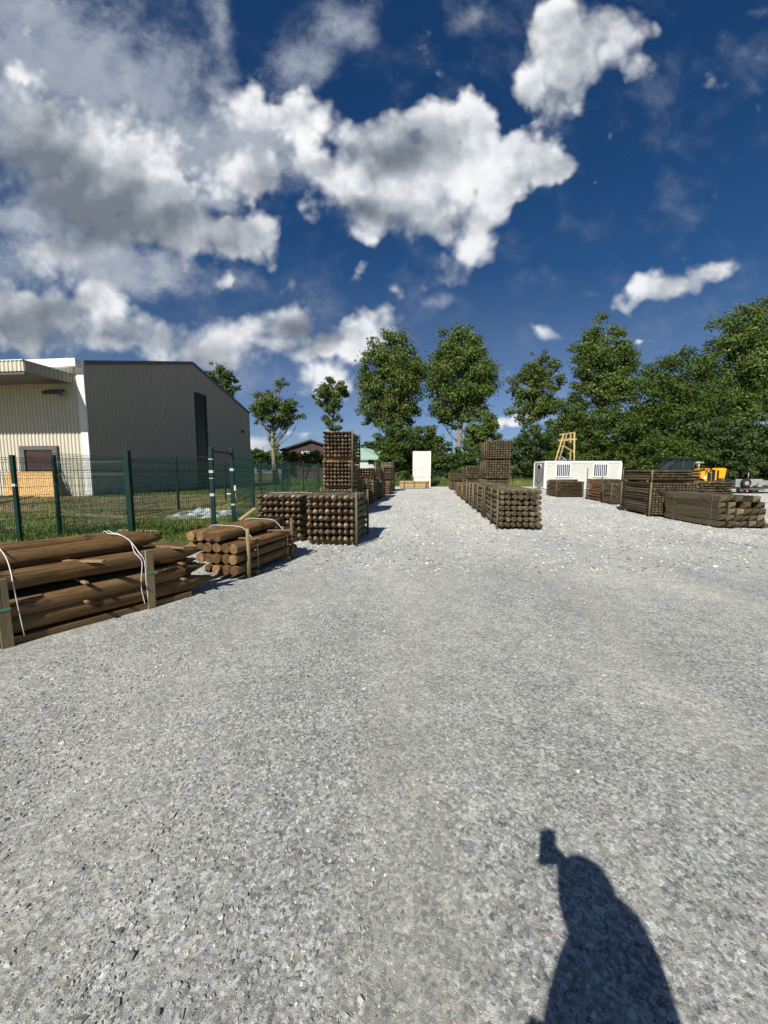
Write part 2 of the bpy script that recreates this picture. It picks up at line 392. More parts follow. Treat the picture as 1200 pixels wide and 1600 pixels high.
def grass_mat():
    m, t, b = newmat('grass_blades')
    o = objco(t); g = t.add('ShaderNodeNewGeometry'); rnd = g.outputs['Random Per Island']
    n1 = t.noise(t.mapping(o, (.25, .5, 1)), 1.0, 6, .6).outputs[0]; n2 = t.noise(o, 1.1, 4, .6).outputs[0]
    sy = t.add('ShaderNodeSeparateXYZ'); t.link(o, sy.inputs[0])
    belt = t.math('MULTIPLY', t.math('MULTIPLY', t.maprange(sy.outputs[1], 13, 17), t.maprange(sy.outputs[1], 30, 25)), t.maprange(sy.outputs[0], -6, -9))
    f = t.math('ADD', t.math('ADD', t.math('MULTIPLY', n1, .6), t.math('MULTIPLY', n2, .3)), t.math('ADD', t.math('MULTIPLY', rnd, .16), t.math('MULTIPLY', belt, .06)))
    col = t.ramp(f, [(.42, (.05, .115, .016)), (.55, (.105, .18, .028)), (.63, (.23, .215, .075)), (.74, (.36, .30, .15))])
    t.link(col, b.inputs['Base Color']); b.inputs['Roughness'].default_value = .6; b.inputs['Specular IOR Level'].default_value = .2
    return m
def osb_mat():
    m, t, b = newmat('osb')
    o = objco(t)
    v = t.voro(t.mapping(o, (9, 14, 22)), 1.0); s = t.add('ShaderNodeSeparateColor'); t.link(v.outputs['Color'], s.inputs[0])
    v2 = t.voro(t.mapping(o, (24, 20, 11)), 1.0); s2 = t.add('ShaderNodeSeparateColor'); t.link(v2.outputs['Color'], s2.inputs[0])
    f = t.math('ADD', t.math('MULTIPLY', s.outputs[0], .5), t.math('MULTIPLY', s2.outputs[1], .5))
    t.link(t.ramp(f, [(.15, (.34, .18, .055)), (.5, (.52, .31, .11)), (.85, (.68, .46, .21))]), b.inputs['Base Color'])
    b.inputs['Roughness'].default_value = .75
    return m
def brick_mat():
    m, t, b = newmat('brick_cladding')
    o = objco(t)
    br = t.add('ShaderNodeTexBrick'); t.link(t.mapping(o, (1, 1, 1), rot=(R(90), 0, 0)), br.inputs['Vector'])
    br.inputs['Scale'].default_value = 1.2; br.inputs['Color1'].default_value = (.13, .055, .035, 1); br.inputs['Color2'].default_value = (.075, .04, .03, 1)
    br.inputs['Mortar'].default_value = (.05, .035, .03, 1); br.inputs['Brick Width'].default_value = 2.2; br.inputs['Row Height'].default_value = .35
    n = t.noise(o, .8, 4, .6).outputs[0]
    t.link(t.mix(t.maprange(n, .35, .65), br.outputs[0], (.06, .04, .035)), b.inputs['Base Color']); b.inputs['Roughness'].default_value = .85
    return m
def glass_mat(name, c=(.02, .03, .03), rough=.06):
    m, t, b = newmat(name); o = objco(t)
    n = t.noise(o, 1.3, 3, .5).outputs[0]
    t.link(t.mix(n, c, tuple(x * 1.8 for x in c)), b.inputs['Base Color'])
    b.inputs['Roughness'].default_value = rough; b.inputs['Specular IOR Level'].default_value = .25
    return m
M = dict(
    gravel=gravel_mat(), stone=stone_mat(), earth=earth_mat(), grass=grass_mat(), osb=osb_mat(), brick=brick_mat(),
    log=wood('treated_log', (.042, .021, .008), (.148, .080, .029), (.32, .19, .075), (.17, .12, .06), .4, stretch=26),
    post=wood('weathered_post', (.045, .034, .018), (.130, .098, .054), (.225, .18, .105), (.14, .125, .075), .6, stretch=22),
    rail=wood('dark_rail', (.038, .027, .014), (.105, .078, .043), (.18, .138, .08), (.115, .098, .06), .45, stretch=24),
    beam=wood('squared_beam', (.042, .031, .017), (.092, .070, .038), (.15, .122, .070), (.10, .086, .052), .5, stretch=12),
    redpost=wood('reddish_post', (.09, .04, .02), (.20, .095, .05), (.30, .17, .09), (.16, .11, .07), .3, stretch=22),
    stake=wood('pale_stake', (.10, .07, .035), (.20, .145, .075), (.31, .24, .13), (.17, .15, .09), .4, axis=2, stretch=20),
    poststake=wood('weathered_stake', (.05, .038, .02), (.135, .105, .058), (.22, .18, .105), (.14, .125, .075), .5, axis=2, stretch=22),
    batten=wood('batten_wood', (.12, .07, .03), (.24, .155, .075), (.36, .25, .13), (.2, .16, .1), .2, axis=0, stretch=20),
    newwood=wood('fresh_timber', (.26, .17, .075), (.42, .30, .14), (.55, .43, .23), (.3, .25, .16), .2, axis=2, stretch=10),
    tip=endgrain('cut_tip', (.135, .096, .062), (.245, .178, .115), 40, 0), beamtip=endgrain('olive_cut_tip', (.048, .037, .020), (.130, .100, .058), 30, .03), railtip=endgrain('rail_cut_tip', (.05, .038, .021), (.155, .118, .07), 40, 0),
    end=endgrain('sawn_end', (.09, .055, .028), (.26, .165, .085), 70),
    logend=endgrain('log_end', (.075, .042, .017), (.21, .128, .055), 60),
    dkend=endgrain('dark_end', (.035, .026, .015), (.125, .096, .058), 60),
    tape=plain('white_tape', (.55, .55, .53), (.42, .42, .4), 20, .5),
    strap=plain('white_strap', (.78, .78, .75), (.62, .62, .6), 30, .5),
    greenstrap=plain('green_strap', (.10, .38, .22), (.07, .28, .16), 30, .45),
    wire=plain('galvanised_wire', (.38, .39, .36), (.24, .25, .23), 20, .4, .6),
    green=plain('green_coated_steel', (.006, .036, .027), (.004, .024, .018), 4, .45, spec=.3),
    cream=plain('cream_cladding', (.64, .60, .48), (.58, .545, .435), .35, .5),
    greyclad=plain('grey_cladding', (.43, .39, .33), (.395, .36, .305), .35, .6, spec=.25),
    white=plain('white_trim', (.80, .80, .78), (.72, .72, .70), 1.5, .45),
    darkframe=plain('dark_brown_frame', (.035, .022, .018), (.025, .016, .013), 3, .45),
    greyframe=plain('grey_frame', (.14, .135, .125), (.11, .105, .10), 3, .5),
    shutter=plain('brown_shutter', (.065, .034, .027), (.05, .026, .02), 3, .5),
    roofgrey=plain('roof_sheet', (.22, .23, .23), (.17, .18, .18), .8, .5),
    soffit=plain('soffit', (.20, .20, .19), (.15, .15, .14), 1, .7),
    black=plain('black_metal', (.02, .02, .022), (.012, .012, .013), 6, .5),
    rubber=plain('rubber', (.022, .022, .022), (.015, .015, .015), 12, .85),
    yellow=plain('yellow_paint', (.86, .40, .010), (.80, .36, .008), 1.2, .38),
    glass=glass_mat('dark_glass', (.012, .010, .009), .35), cabglass=glass_mat('cab_glass', (.012, .022, .022), .12),
    alu=plain('grey_aluminium', (.42, .43, .41), (.33, .34, .32), 2, .5, .3),
    steel=plain('dark_steel', (.07, .075, .08), (.045, .05, .05), 3, .55, .4),
    cabin=plain('cabin_white', (.61, .605, .55), (.50, .49, .43), .6, .5), cabinend=plain('cabin_grey', (.24, .245, .24), (.20, .205, .20), 1.0, .55),
    navy=plain('navy_panel', (.02, .025, .07), (.015, .02, .05), 2, .5),
    block=plain('white_block', (.80, .76, .66), (.74, .68, .56), .7, .8), seam=plain('dark_seam', (.10, .09, .08), None, 3, .9),
    mint=plain('mint_roof', (.34, .49, .37), (.29, .43, .32), .3, .5),
    pale=plain('pale_wall', (.62, .63, .60), (.52, .53, .5), .5, .7),
    sheet=plain('grey_plastic_sheet', (.50, .53, .54), (.30, .33, .34), 2.5, .35),
    bark=plain('bark', (.17, .145, .11), (.075, .062, .045), 3.5, .9, bmp=.6),
    palebark=plain('pale_plane_bark', (.36, .33, .26), (.14, .125, .09), 2.2, .85, bmp=.5),
    leaf_plane=leafmat('plane_leaf', (.054, .090, .014), (.108, .160, .029), (.175, .225, .055)),
    leaf_far=leafmat('loose_leaf', (.052, .084, .016), (.100, .145, .031), (.16, .20, .055)),
    leaf_bush=leafmat('bush_leaf', (.030, .062, .008), (.066, .114, .016), (.12, .168, .03)),
    leaf_dark=leafmat('dark_leaf', (.024, .046, .010), (.048, .080, .016), (.08, .115, .026), .22),
    skin=plain('skin', (.52, .32, .23), (.47, .28, .2), 8, .5), shirt=plain('blue_shirt', (.06, .09, .16), None, 20, .85),
    trousers=plain('grey_trousers', (.05, .05, .055), None, 20, .9), hair=plain('brown_hair', (.05, .03, .018), None, 40, .6),
    shoe=plain('brown_shoe', (.06, .035, .02), None, 12, .6),
)

# ------------------------------------------------------------------ setting: ground, gravel
GEDGE = [(-40, 5.6), (-14, 5.9), (-8.6, 6.8), (-6.4, 7.2), (-4.6, 7.7), (-3.9, 9.0), (-3.7, 10.4), (-3.9, 12), (-4.6, 17), (-4.2, 23), (-3.6, 30), (-2.6, 38), (-1.8, 43)]
FEDGE = [(3, 43.6), (9, 43.2), (14.5, 43.8), (24, 41), (40, 38), (90, 36)]
def build_ground():
    o = MB().add([(-900, -900, -.006), (900, -900, -.006), (900, 900, -.006), (-900, 900, -.006)], [(0, 1, 2, 3)]).build('ground', M['earth'])
    tag(o, kind='structure')
    rnd = random.Random(3); pts = [(-40, -30)]
    def rough(poly, amp):
        out = []
        for (a, b) in zip(poly[:-1], poly[1:]):
            n = max(1, int(math.dist(a, b) / .25)) if math.dist(a, b) < 12 else 3
            for k in range(n):
                f = k / n; out.append((a[0] + (b[0] - a[0]) * f + rnd.gauss(0, amp), a[1] + (b[1] - a[1]) * f + rnd.gauss(0, amp)))
        out.append(poly[-1]); return out
    pts += rough(GEDGE, .045) + rough(FEDGE, .06) + [(90, -30)]
    me = bpy.data.meshes.new('gravel_yard'); bm = bmesh.new()
    vs = [bm.verts.new((x, y, 0)) for x, y in pts]; f = bm.faces.new(vs); bmesh.ops.triangulate(bm, faces=[f])
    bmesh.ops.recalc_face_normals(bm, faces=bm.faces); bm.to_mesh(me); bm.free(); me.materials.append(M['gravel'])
    if me.polygons[0].normal.z < 0: me.flip_normals()
    tag(link('gravel_yard', me), kind='structure')
build_ground()
def rotmats(n):
    q = rng.normal(size=(n, 4)); q /= np.linalg.norm(q, axis=1)[:, None]
    a, b, c, d = q.T
    return np.stack([np.stack([1 - 2 * (c * c + d * d), 2 * (b * c - a * d), 2 * (b * d + a * c)], -1),
                     np.stack([2 * (b * c + a * d), 1 - 2 * (b * b + d * d), 2 * (c * d - a * b)], -1),
                     np.stack([2 * (b * d - a * c), 2 * (c * d + a * b), 1 - 2 * (b * b + c * c)], -1)], 1)
def edge_x(y):
    ys = np.array([p[1] for p in GEDGE]); xs = np.array([p[0] for p in GEDGE])
    return np.interp(y, ys, xs)
def build_stones():
    # fine stones near the viewer, thinning out and coarsening with distance
    def scatter(N, y0, y1, fall, med, sig, rmax, wid, loose_on):
        Y = rng.uniform(y0, y1, N * 5); X = rng.uniform(-1, 1, N * 5) * (1.6 + wid * y1); half = 1.6 + wid * np.maximum(Y, 0)
        p = 1.0 / (1 + (np.maximum(Y, 0) / fall) ** 2)
        loose = .5 + .5 * np.sin(X * 1.1 + .6 * np.sin(Y * .9) + 2.0) * np.sin(Y * .55 + X * .35 + .4)
        loose = np.clip(loose * .8 + .45 * (X < -.5 - .3 * Y), 0, 1.2) if loose_on else np.full(len(X), .6)
        if loose_on: loose = np.clip(loose - .55 * (np.sin((X - .16 * Y) * 3.3 + 1.6 * np.sin(Y * .5 + X * .3)) > .35), 0, 1.2)
        fe = np.interp(X, [q[0] for q in FEDGE], [q[1] for q in FEDGE])
        keep = (rng.random(N * 5) < p * (.3 + .7 * loose)) & (np.abs(X) < half) & ((Y <= 5.7) | (X > edge_x(np.maximum(Y, 5.7)))) & (Y < fe)
        X, Y, loose = X[keep][:N], Y[keep][:N], loose[keep][:N]
        r = np.exp(rng.normal(np.log(med), sig, len(X))) * (.75 + .5 * loose) * (1 + .05 * np.maximum(Y, 0)); return X, Y, np.clip(r, .0022, rmax)
    a = [scatter(360000, -.6, 11, 3.4, .0031, .46, .0145, 1.12, True), scatter(100000, 6, 34, 8, .0125, .35, .034, 1.1, False)]
    X, Y, r = (np.concatenate([q[k] for q in a]) for k in range(3)); n = len(X)
    cube = np.array([[sx, sy, sz] for sx in (-1, 1) for sy in (-1, 1) for sz in (-1, 1)], float)
    V = cube[None] * (1 + rng.uniform(-.55, .25, (n, 8, 3)))
    V[:, :, 2] *= rng.uniform(.4, .8, (n, 1)); V[:, :, 1] *= rng.uniform(.55, 1, (n, 1))
    V = np.einsum('nij,nkj->nki', rotmats(n), V) * r[:, None, None] * .9
    V[:, :, 2] *= .62
    V[:, :, 0] += X[:, None]; V[:, :, 1] += Y[:, None]; V[:, :, 2] += (r * .22)[:, None]
    q = [(0, 1, 3, 2), (4, 6, 7, 5), (0, 4, 5, 1), (2, 3, 7, 6), (0, 2, 6, 4), (1, 5, 7, 3)]
    tri = np.array([t for a, b, c, d in q for t in ((a, b, c), (a, c, d))])
    Fc = (tri[None] + (np.arange(n) * 8)[:, None, None]).reshape(-1, 3)
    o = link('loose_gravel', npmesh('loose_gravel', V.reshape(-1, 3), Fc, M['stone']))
    tag(o, 'loose crushed grey stones lying over the gravel yard', 'gravel', kind='stuff')
build_stones()
def build_grass():
    def blades(X, Y, h, wdt, lean=.5):
        n = len(X); a = rng.uniform(0, 6.283, n); ca, sa = np.cos(a), np.sin(a)
        lx = rng.normal(0, lean, n) * h; ly = rng.normal(0, lean, n) * h
        V = np.zeros((n, 3, 3))
        V[:, 0] = np.stack([X - ca * wdt, Y - sa * wdt, np.zeros(n) - .01], -1)
        V[:, 1] = np.stack([X + ca * wdt, Y + sa * wdt, np.zeros(n) - .01], -1)
        V[:, 2] = np.stack([X + lx, Y + ly, h], -1)
        return V
    Vs = []
    # behind the fence, left
    n = 150000; Y = 6.3 + 40 * rng.random(n) ** 1.9; X = -4.2 - 24 * rng.random(n) ** 1.3
    ok = (X < edge_x(Y) - np.where(Y < 11, .55, .15) + rng.normal(0, .22, n)) & ((Y > 8.6) | (rng.random(n) < .25)); X, Y = X[ok], Y[ok]
    patch = np.sin(X * .9 + np.sin(Y * .7)) * np.sin(Y * .8 + X * .3) + rng.normal(0, .35, len(X))
    dry = (Y > 14.5 + np.sin(X * .8)) & (Y < 28)
    ok = (patch > -.35) & ~(dry & (rng.random(len(X)) < .72)); X, Y = X[ok], Y[ok]
    h = np.abs(rng.normal(.055, .04, len(X))) + .025
    Vs.append(blades(X, Y, h, .006 + .0006 * Y))
    # tall strip at the far end, in front of the trees
    n = 45000; X = rng.uniform(-12, 75, n); Y = rng.uniform(0, 5.5, n)
    fy = np.interp(X, [p[0] for p in FEDGE], [p[1] for p in FEDGE]); Y = Y + fy + .2
    h = np.abs(rng.normal(.55, .25, n)) * np.clip((Y - fy) / 1.6, .15, 1) + .08
    Vs.append(blades(X, Y, h, .03, .25))
    V = np.concatenate(Vs); Fc = np.arange(len(V) * 3).reshape(-1, 3)
    o = link('grass', npmesh('grass', V.reshape(-1, 3), Fc, M['grass']))
    tag(o, 'patchy green and dry grass beside the gravel yard', 'grass', kind='stuff')
build_grass()

# ------------------------------------------------------------------ timber
_pc = {}
def post_mesh(L, r, tip, mats, seed, n=10, tl=None):
    """round post along +y, cut end at y=0.  tip: point | flat | round | taper"""
    rd = random.Random(seed); V = []; Fs = []; mi = []; sm = []
    tl = tl or r * 3.3
    ell = rd.uniform(.93, 1.07); bx, bz = rd.gauss(0, .006) * L, rd.gauss(0, .004) * L
    ph = rd.uniform(0, 6.28); roll = rd.uniform(0, 6.28) if tip != 'point' else rd.choice([0, .2, -.2, .78])
    def ring(y, k, depth=None):
        f = y / L; out = []
        for i in range(n):
            a = 2 * math.pi * i / n + roll * (tip == 'point')
            rr = r * k * (1 + .035 * math.sin(2 * a + ph + y * 2) + .02 * math.sin(5 * a + y * 7 + ph))
            yy = y if depth is None else depth(a)
            out.append((rr * math.cos(a) * ell + bx * math.sin(math.pi * f), yy, rr * math.sin(a) / ell + bz * math.sin(math.pi * f)))
        return out
    rings = []
    if tip == 'point':
        rings.append(ring(0, 1, lambda a: tl * (max(abs(math.cos(a - roll)), abs(math.sin(a - roll)))) ))
    elif tip == 'round':
        rings += [ring(0, .78), ring(.018, .95), ring(.045, 1)]
    elif tip == 'taper':
        rings += [ring(0, .10), ring(tl * .3, .46), ring(tl * .65, .80), ring(tl, .99)]
    else:
        rings += [ring(0, .97), ring(.008, 1)]
    for f in (.3, .55, .8): rings.append(ring(L * f, 1))
    rings.append(ring(L, 1))
    for rg in rings: V += rg
    for j in range(len(rings) - 1):
        for i in range(n):
            i2 = (i + 1) % n; Fs.append((j * n + i, j * n + i2, (j + 1) * n + i2, (j + 1) * n + i)); mi.append(0); sm.append(True)
    if tip == 'point':
        V.append((rd.gauss(0, .06) * r, 0, rd.gauss(0, .06) * r)); c = len(V) - 1
        for i in range(n): Fs.append((c, (i + 1) % n, i)); mi.append(1); sm.append(False)
    else:
        Fs.append(tuple(range(n))); mi.append(1); sm.append(False)
    b = (len(rings) - 1) * n; Fs.append(tuple(range(b, b + n))[::-1]); mi.append(1); sm.append(False)
    m = MB(); m.v = V; m.f = Fs; m.m = mi; m.sm = sm
    return m.mesh('post', mats)
def beam_mesh(L, wdt, h, mats, seed, tl=.09):
    rd = random.Random(seed); j = lambda: rd.uniform(-.004, .004)
    a, c = wdt / 2, h / 2
    V = [(-a, tl + j(), -c), (a, tl + j(), -c), (a, tl + j(), c), (-a, tl + j(), c), (-a, L, -c), (a, L, -c), (a, L, c), (-a, L, c), (rd.uniform(-.02, .02), j(), rd.uniform(-.02, .02))]
    m = MB(); m.add(V, [(0, 1, 5, 4), (1, 2, 6, 5), (2, 3, 7, 6), (3, 0, 4, 7)]); m.add([], [])
    o = 0
    for f in ((8, 1, 0), (8, 2, 1), (8, 3, 2), (8, 0, 3), (4, 5, 6, 7)): m.f.append(f); m.m.append(1); m.sm.append(False)
    return m.mesh('beam', mats)
def variants(key, make, k=5):
    if key not in _pc: _pc[key] = [make(s) for s in range(k)]
    return _pc[key]
def bundle(label, pos, ang, L, ncol, nlay, dia, dz=None, W=None, z0=0.0, tip='point', side='post', end='tip', kind='post', group=None,
           name='post_bundle', stakes=(), stake_x=(0, 1), stake_top=.04, straps=(), strapmat='greenstrap', batten=True, miss=(), bear=.08, n=10, seed=1, jit=.006, beam_wh=None, stake_r=.03, stake_mat='poststake'):
    rd = random.Random(seed); dz = dz or dia * 1.06; W = W or ncol * dia * 1.02
    cat = 'post bundle' if kind == 'post' else ('rail bundle' if kind == 'rail' else 'beam bundle')
    root = thing(name, label, cat, (pos[0], pos[1], z0), -R(ang), group)
    mats = [M[side], M[end]]
    if beam_wh: vs = variants((L, beam_wh, side, end), lambda s: beam_mesh(L, beam_wh[0], beam_wh[1], mats, s))
    else: vs = variants((L, dia, tip, side, end, n), lambda s: post_mesh(L, dia / 2, tip, mats, s * 7 + seed, n))
    r = dia / 2; spots = []
    hh = beam_wh[1] / 2 if beam_wh else r
    for j in range(nlay):
        for i in range(ncol):
            if (i, j) in miss: continue
            x = r + (W - 2 * r) * i / max(1, ncol - 1) + rd.gauss(0, jit * .6)
            spots.append((j, i, (x, rd.gauss(0, jit * 3.5), bear + hh + j * dz + rd.gauss(0, jit * .25))))
    # the outermost pieces first; past 100 of one part the rest become one stuff part
    spots.sort(key=lambda s: (min(s[1], ncol - 1 - s[1]) > 0, s[0] < nlay - 1, s[1], s[0]))
    for k, (j, i, p) in enumerate(spots[:100]):
        o = link(kind, vs[rd.randrange(len(vs))], root); o.location = p
        if tip == 'point' and not beam_wh: o.rotation_euler = (rd.gauss(0, .004), rd.gauss(0, .14) + rd.choice((0, 0, 0, .785)), rd.gauss(0, .004))
        elif not beam_wh: o.rotation_euler = (0, rd.uniform(0, 6.28), rd.gauss(0, .003))
    if len(spots) > 100:
        m = MB()
        for j, i, p in spots[100:]:
            src = vs[rd.randrange(len(vs))]
            m.add([v.co + Vector(p) for v in src.vertices], [tuple(q.vertices) for q in src.polygons]); k = len(src.polygons)
            m.m[-k:] = [q.material_index for q in src.polygons]; m.sm[-k:] = [q.use_smooth for q in src.polygons]
        o = m.build(kind, mats, root); o['kind'] = 'stuff'
    top = bear + (nlay - 1) * dz + 2 * hh
    bm_ = _pc.setdefault(('bear', W, bear), MB().box((W / 2, 0, bear / 2 - .002), (W + .02, .09, bear - .004)).mesh('bearer', M['batten']))
    for f in (.18, .82):
        o = link('bearer', bm_, root); o.location = (0, f * L, 0)
    gap = dz - 2 * hh
    if batten and gap > .006:
        bt = _pc.setdefault(('bat', W, gap), MB().box((W / 2, 0, 0), (W + .05, .035, gap)).mesh('batten', M['batten']))
        for j in range(1, nlay):
            for f in (.2, .8):
                o = link('batten', bt, root); o.location = (rd.gauss(0, .012), f * L + rd.gauss(0, .01), bear + j * dz - gap / 2)
    for f in stakes:
        for sx in stake_x:
            x = -stake_r - .012 if sx == 0 else W + stake_r + .012
            h = top + stake_top + rd.uniform(-.02, .05)
            m = MB().tube([(x + rd.gauss(0, .006), f * L, .0 if z0 > 0 else -.0), (x, f * L, h * .5), (x + rd.gauss(0, .008), f * L + rd.gauss(0, .015), h)], [stake_r, stake_r, stake_r * .96], 8)
            m.build('stake', M[stake_mat], root)
    for f in straps:
        m = MB(); y = f * L; e = .006; ww = .013
        m.box((W / 2, y, top + e), (W + 4 * e, ww, .004)); m.box((-e - .004, y, (top + bear) / 2), (.004, ww, top - bear))
        m.box((W + e + .004, y, (top + bear) / 2), (.004, ww, top - bear))
        m.build('strap', M[strapmat], root)
    return root, top
def left_of(corner, W, ang):
    a = R(ang); return (corner[0] - W * math.cos(a), corner[1] + W * math.sin(a))

# --- left row
G_POINT = 'bundles of pointed posts along the left of the gravel'
c = gnd(553, 855); W_ = 1.08
bundle('near right block of pointed brown posts beside the gravel, seven layers, green strap on top', left_of(c, W_, 6), 6, 1.9, 8, 7, .124, .15, W_, tip='point', group=G_POINT,
       stakes=(.06, .93), stake_x=(1,), straps=(.38,), seed=3, n=12)
p = atY(399, 850, 8.75)
bundle('near left block of pointed brown posts, touching the seven layer block, by the fence', (p.x, 8.75), 6, 1.9, 8, 7, .122, .148, 1.06, tip='point', group=G_POINT, straps=(.5,), strapmat='strap', seed=4, n=12)
pL4 = (atY(504, 850, 13.6).x, 13.6)
for k, lab in enumerate(('bottom block of the tall triple stack of pointed posts, mostly hidden behind nearer blocks',
                         'middle block of the tall triple stack of pointed posts',
                         'top block of the tall triple stack of pointed posts, against the sky')):
    bundle(lab, (pL4[0] + .02 * k - .02, pL4[1] + .03 * k), 5, 2.0, 8, 7, .118, .134, 1.03, z0=1.025 * k, tip='point', group=G_POINT, stakes=(.05, .9), stake_x=(1,) if k else (0, 1), seed=10 + k,
           end='tip', side='rail' if k == 2 else 'post')
G_L = 'post bundles further back on the left of the gravel'
def corner_right(px, Y, W, ang): return left_of((atY(px, 800, Y).x, Y), W, ang)
bundle('low bundle of grey posts just behind the tall triple stack', corner_right(563.5, 16.4, 1.1, 6), 6, 2.7, 8, 9, .118, .135, 1.1, tip='flat', end='end', group=G_L, stakes=(.03, .5, .97), stake_x=(1,), seed=20)
bundle('lower bundle of a two high stack behind the tall triple stack, carrying reddish pointed posts', corner_right(581, 19.7, 1.2, 6), 6, 2.5, 9, 8, .118, .142, 1.2, tip='flat', end='end', group=G_L, stakes=(.04, .95), stake_x=(1,), seed=21)
bundle('reddish pointed posts lying on top of a two high stack on the left', corner_right(582.5, 19.7, 1.3, 6), 6, 2.4, 9, 4, .122, .128, 1.25, z0=1.235, tip='point', side='redpost', end='tip', group=G_L, stakes=(.5,), stake_x=(1,), stake_top=.25, seed=22)
bundle('dark lower bundle on the left row, third from the far end', corner_right(593, 22.8, 1.2, 6), 6, 2.7, 9, 8, .115, .128, 1.2, tip='flat', end='dkend', side='rail', group=G_L, stakes=(.05, .95), stake_x=(1,), seed=23)
bundle('dark upper bundle on the left row, set back on a lower dark bundle', corner_right(594, 22.9, 1.2, 6), 6, 2.6, 9, 5, .115, .128, 1.2, z0=1.12, tip='flat', end='dkend', side='rail', group=G_L, stakes=(.5,), stake_x=(1,), seed=24)
bundle('low pale post bundle with light top boards at the far left of the gravel', corner_right(608, 27.6, 1.15, 6), 6, 3.0, 9, 7, .112, .124, 1.15, tip='flat', end='end', group=G_L, stakes=(.05, .95), stake_x=(1,), seed=25)
for k, (lab, nl, zz) in enumerate((('bottom bundle of the farthest left stack, hidden behind pale posts', 7, 0), ('dark middle bundle of the farthest left stack', 7, .95), ('brown top bundle of the farthest left stack', 4, 1.9))):
    bundle(lab, corner_right(613.5, 32, 1.0, 6), 6, 2.6, 9, nl, .105, .122, 1.0, z0=zz, tip='flat', side='rail', end='dkend' if k < 2 else 'tip', group=G_L, seed=26 + k)
# --- right row
G_R = 'bundles of round posts along the right of the gravel'
a_r = 6.7
c = gnd(780, 828)
bundle('nearest bundle of round ended posts on the right of the gravel', (c.x, c.y), a_r, 2.9, 7, 7, .138, .152, 1.12, tip='round', end='dkend', group=G_R, stakes=(.035, .42, .95), stake_x=(0,), stake_top=0, seed=30, n=12, jit=.008)
def along(Y): return (c.x + math.tan(R(a_r)) * (Y - c.y), Y)
bundle('second bundle of round posts on the right, directly behind the nearest one', along(13.75), a_r, 2.9, 7, 7, .132, .15, 1.12, tip='round', end='dkend', group=G_R, stakes=(.03, .5, .96), stake_x=(0,), stake_top=0, seed=31, n=10)
bundle('third bundle of round posts along the right of the gravel', along(16.95), a_r, 2.7, 7, 7, .132, .152, 1.12, tip='round', end='dkend', group=G_R, stakes=(.03, .5, .96), stake_x=(0,), stake_top=0, seed=32)
bundle('fourth bundle of round posts along the right of the gravel', along(19.9), a_r, 2.6, 7, 6, .142, .15, 1.12, tip='round', end='dkend', group=G_R, stakes=(.03, .96), stake_x=(0,), stake_top=0, seed=33)
bundle('reddish low bundle of posts beyond the greyer ones on the right', along(22.9), a_r, 2.8, 8, 6, .118, .13, 1.12, tip='flat', side='redpost', end='end', group=G_R, stakes=(.03, .96), stake_x=(0,), stake_top=0, seed=34)
bundle('second reddish low bundle of posts, the farther one on the right', along(26.2), a_r, 2.8, 8, 6, .118, .13, 1.12, tip='flat', side='redpost', end='end', group=G_R, stakes=(.03, .96), stake_x=(0,), stake_top=0, seed=35)
p = (atY(758.5, 800, 23).x, 23)
for k, lab in enumerate(('bottom bundle of the tall stack on the right, hidden behind nearer posts', 'middle bundle of the tall stack of round posts on the right', 'top bundle of the tall stack of round posts on the right')):
    bundle(lab, (p[0] + .02 * k, p[1] + .03 * k), a_r + 1, 3.0, 9, 8, .135, .134, 1.36, z0=1.16 * k, tip='round', end='dkend', group=G_R, stakes=(.04, .35, .65, .95), stake_x=(0,), stake_top=0, seed=40 + k, batten=False)
p = (atY(729, 800, 30).x, 30)
for k, lab in enumerate(('lower bundle of the two high stack left of the tall right stack', 'upper dark bundle of the two high stack left of the tall right stack')):
    bundle(lab, (p[0], p[1] + .05 * k), 5, 2.6, 9, 8, .108, .122, .98, z0=1.07 * k, tip='flat', side='rail', end='dkend', group=G_R, stakes=(.05, .95), stake_x=(0,), stake_top=0, seed=44 + k)
p = (atY(704.5, 800, 35).x, 35)
for k, lab in enumerate(('lower bundle of the farthest stack on the right of the gravel', 'upper bundle of the farthest stack on the right, with a pale top edge')):
    bundle(lab, (p[0], p[1]), 5, 2.6, 10, 6, .115, .112, 1.28, z0=.77 * k, tip='flat', side='redpost' if k == 0 else 'rail', end='dkend', group=G_R, stakes=(.05, .95), stake_x=(0,), stake_top=0, seed=46 + k, batten=False)
# --- right group
G_B = 'timber bundles stacked on the right in front of the white cabin'
c = gnd(1125, 826)
bundle('squared timber beams with pyramid cut ends, nearest bundle on the right', (c.x, c.y), 5, 2.5, 6, 5, .198, .178, 1.22, kind='beam', name='beam_bundle', beam_wh=(.192, .168), side='beam', end='beamtip', group=G_B,
       straps=(.15, .82), strapmat='wire', miss=((2, 3), (4, 3), (5, 4), (3, 4)), seed=50, bear=.05, jit=.012)
m = MB().box((0, .5, .07), (.17, 1.0, .14)); o = m.build('timber_offcut', M['beam']); o.location = (c.x + 1.33, c.y + .05, 0); o.rotation_euler = (0, 0, -R(7))
tag(o, 'single squared timber lying on the gravel right of the beam bundle', 'timber')
c = gnd(1018, 808)
bundle('wide lower bundle of thin dark rails with two tall stakes, behind the squared beams', (c.x, c.y), 10, 2.7, 14, 13, .080, .0885, 1.42, kind='rail', name='rail_bundle', tip='flat', side='rail', end='dkend', group=G_B,
       stakes=(.03, .93), stake_x=(0,), stake_top=.0, stake_mat='poststake', seed=51, batten=False, stake_r=.035, n=8)
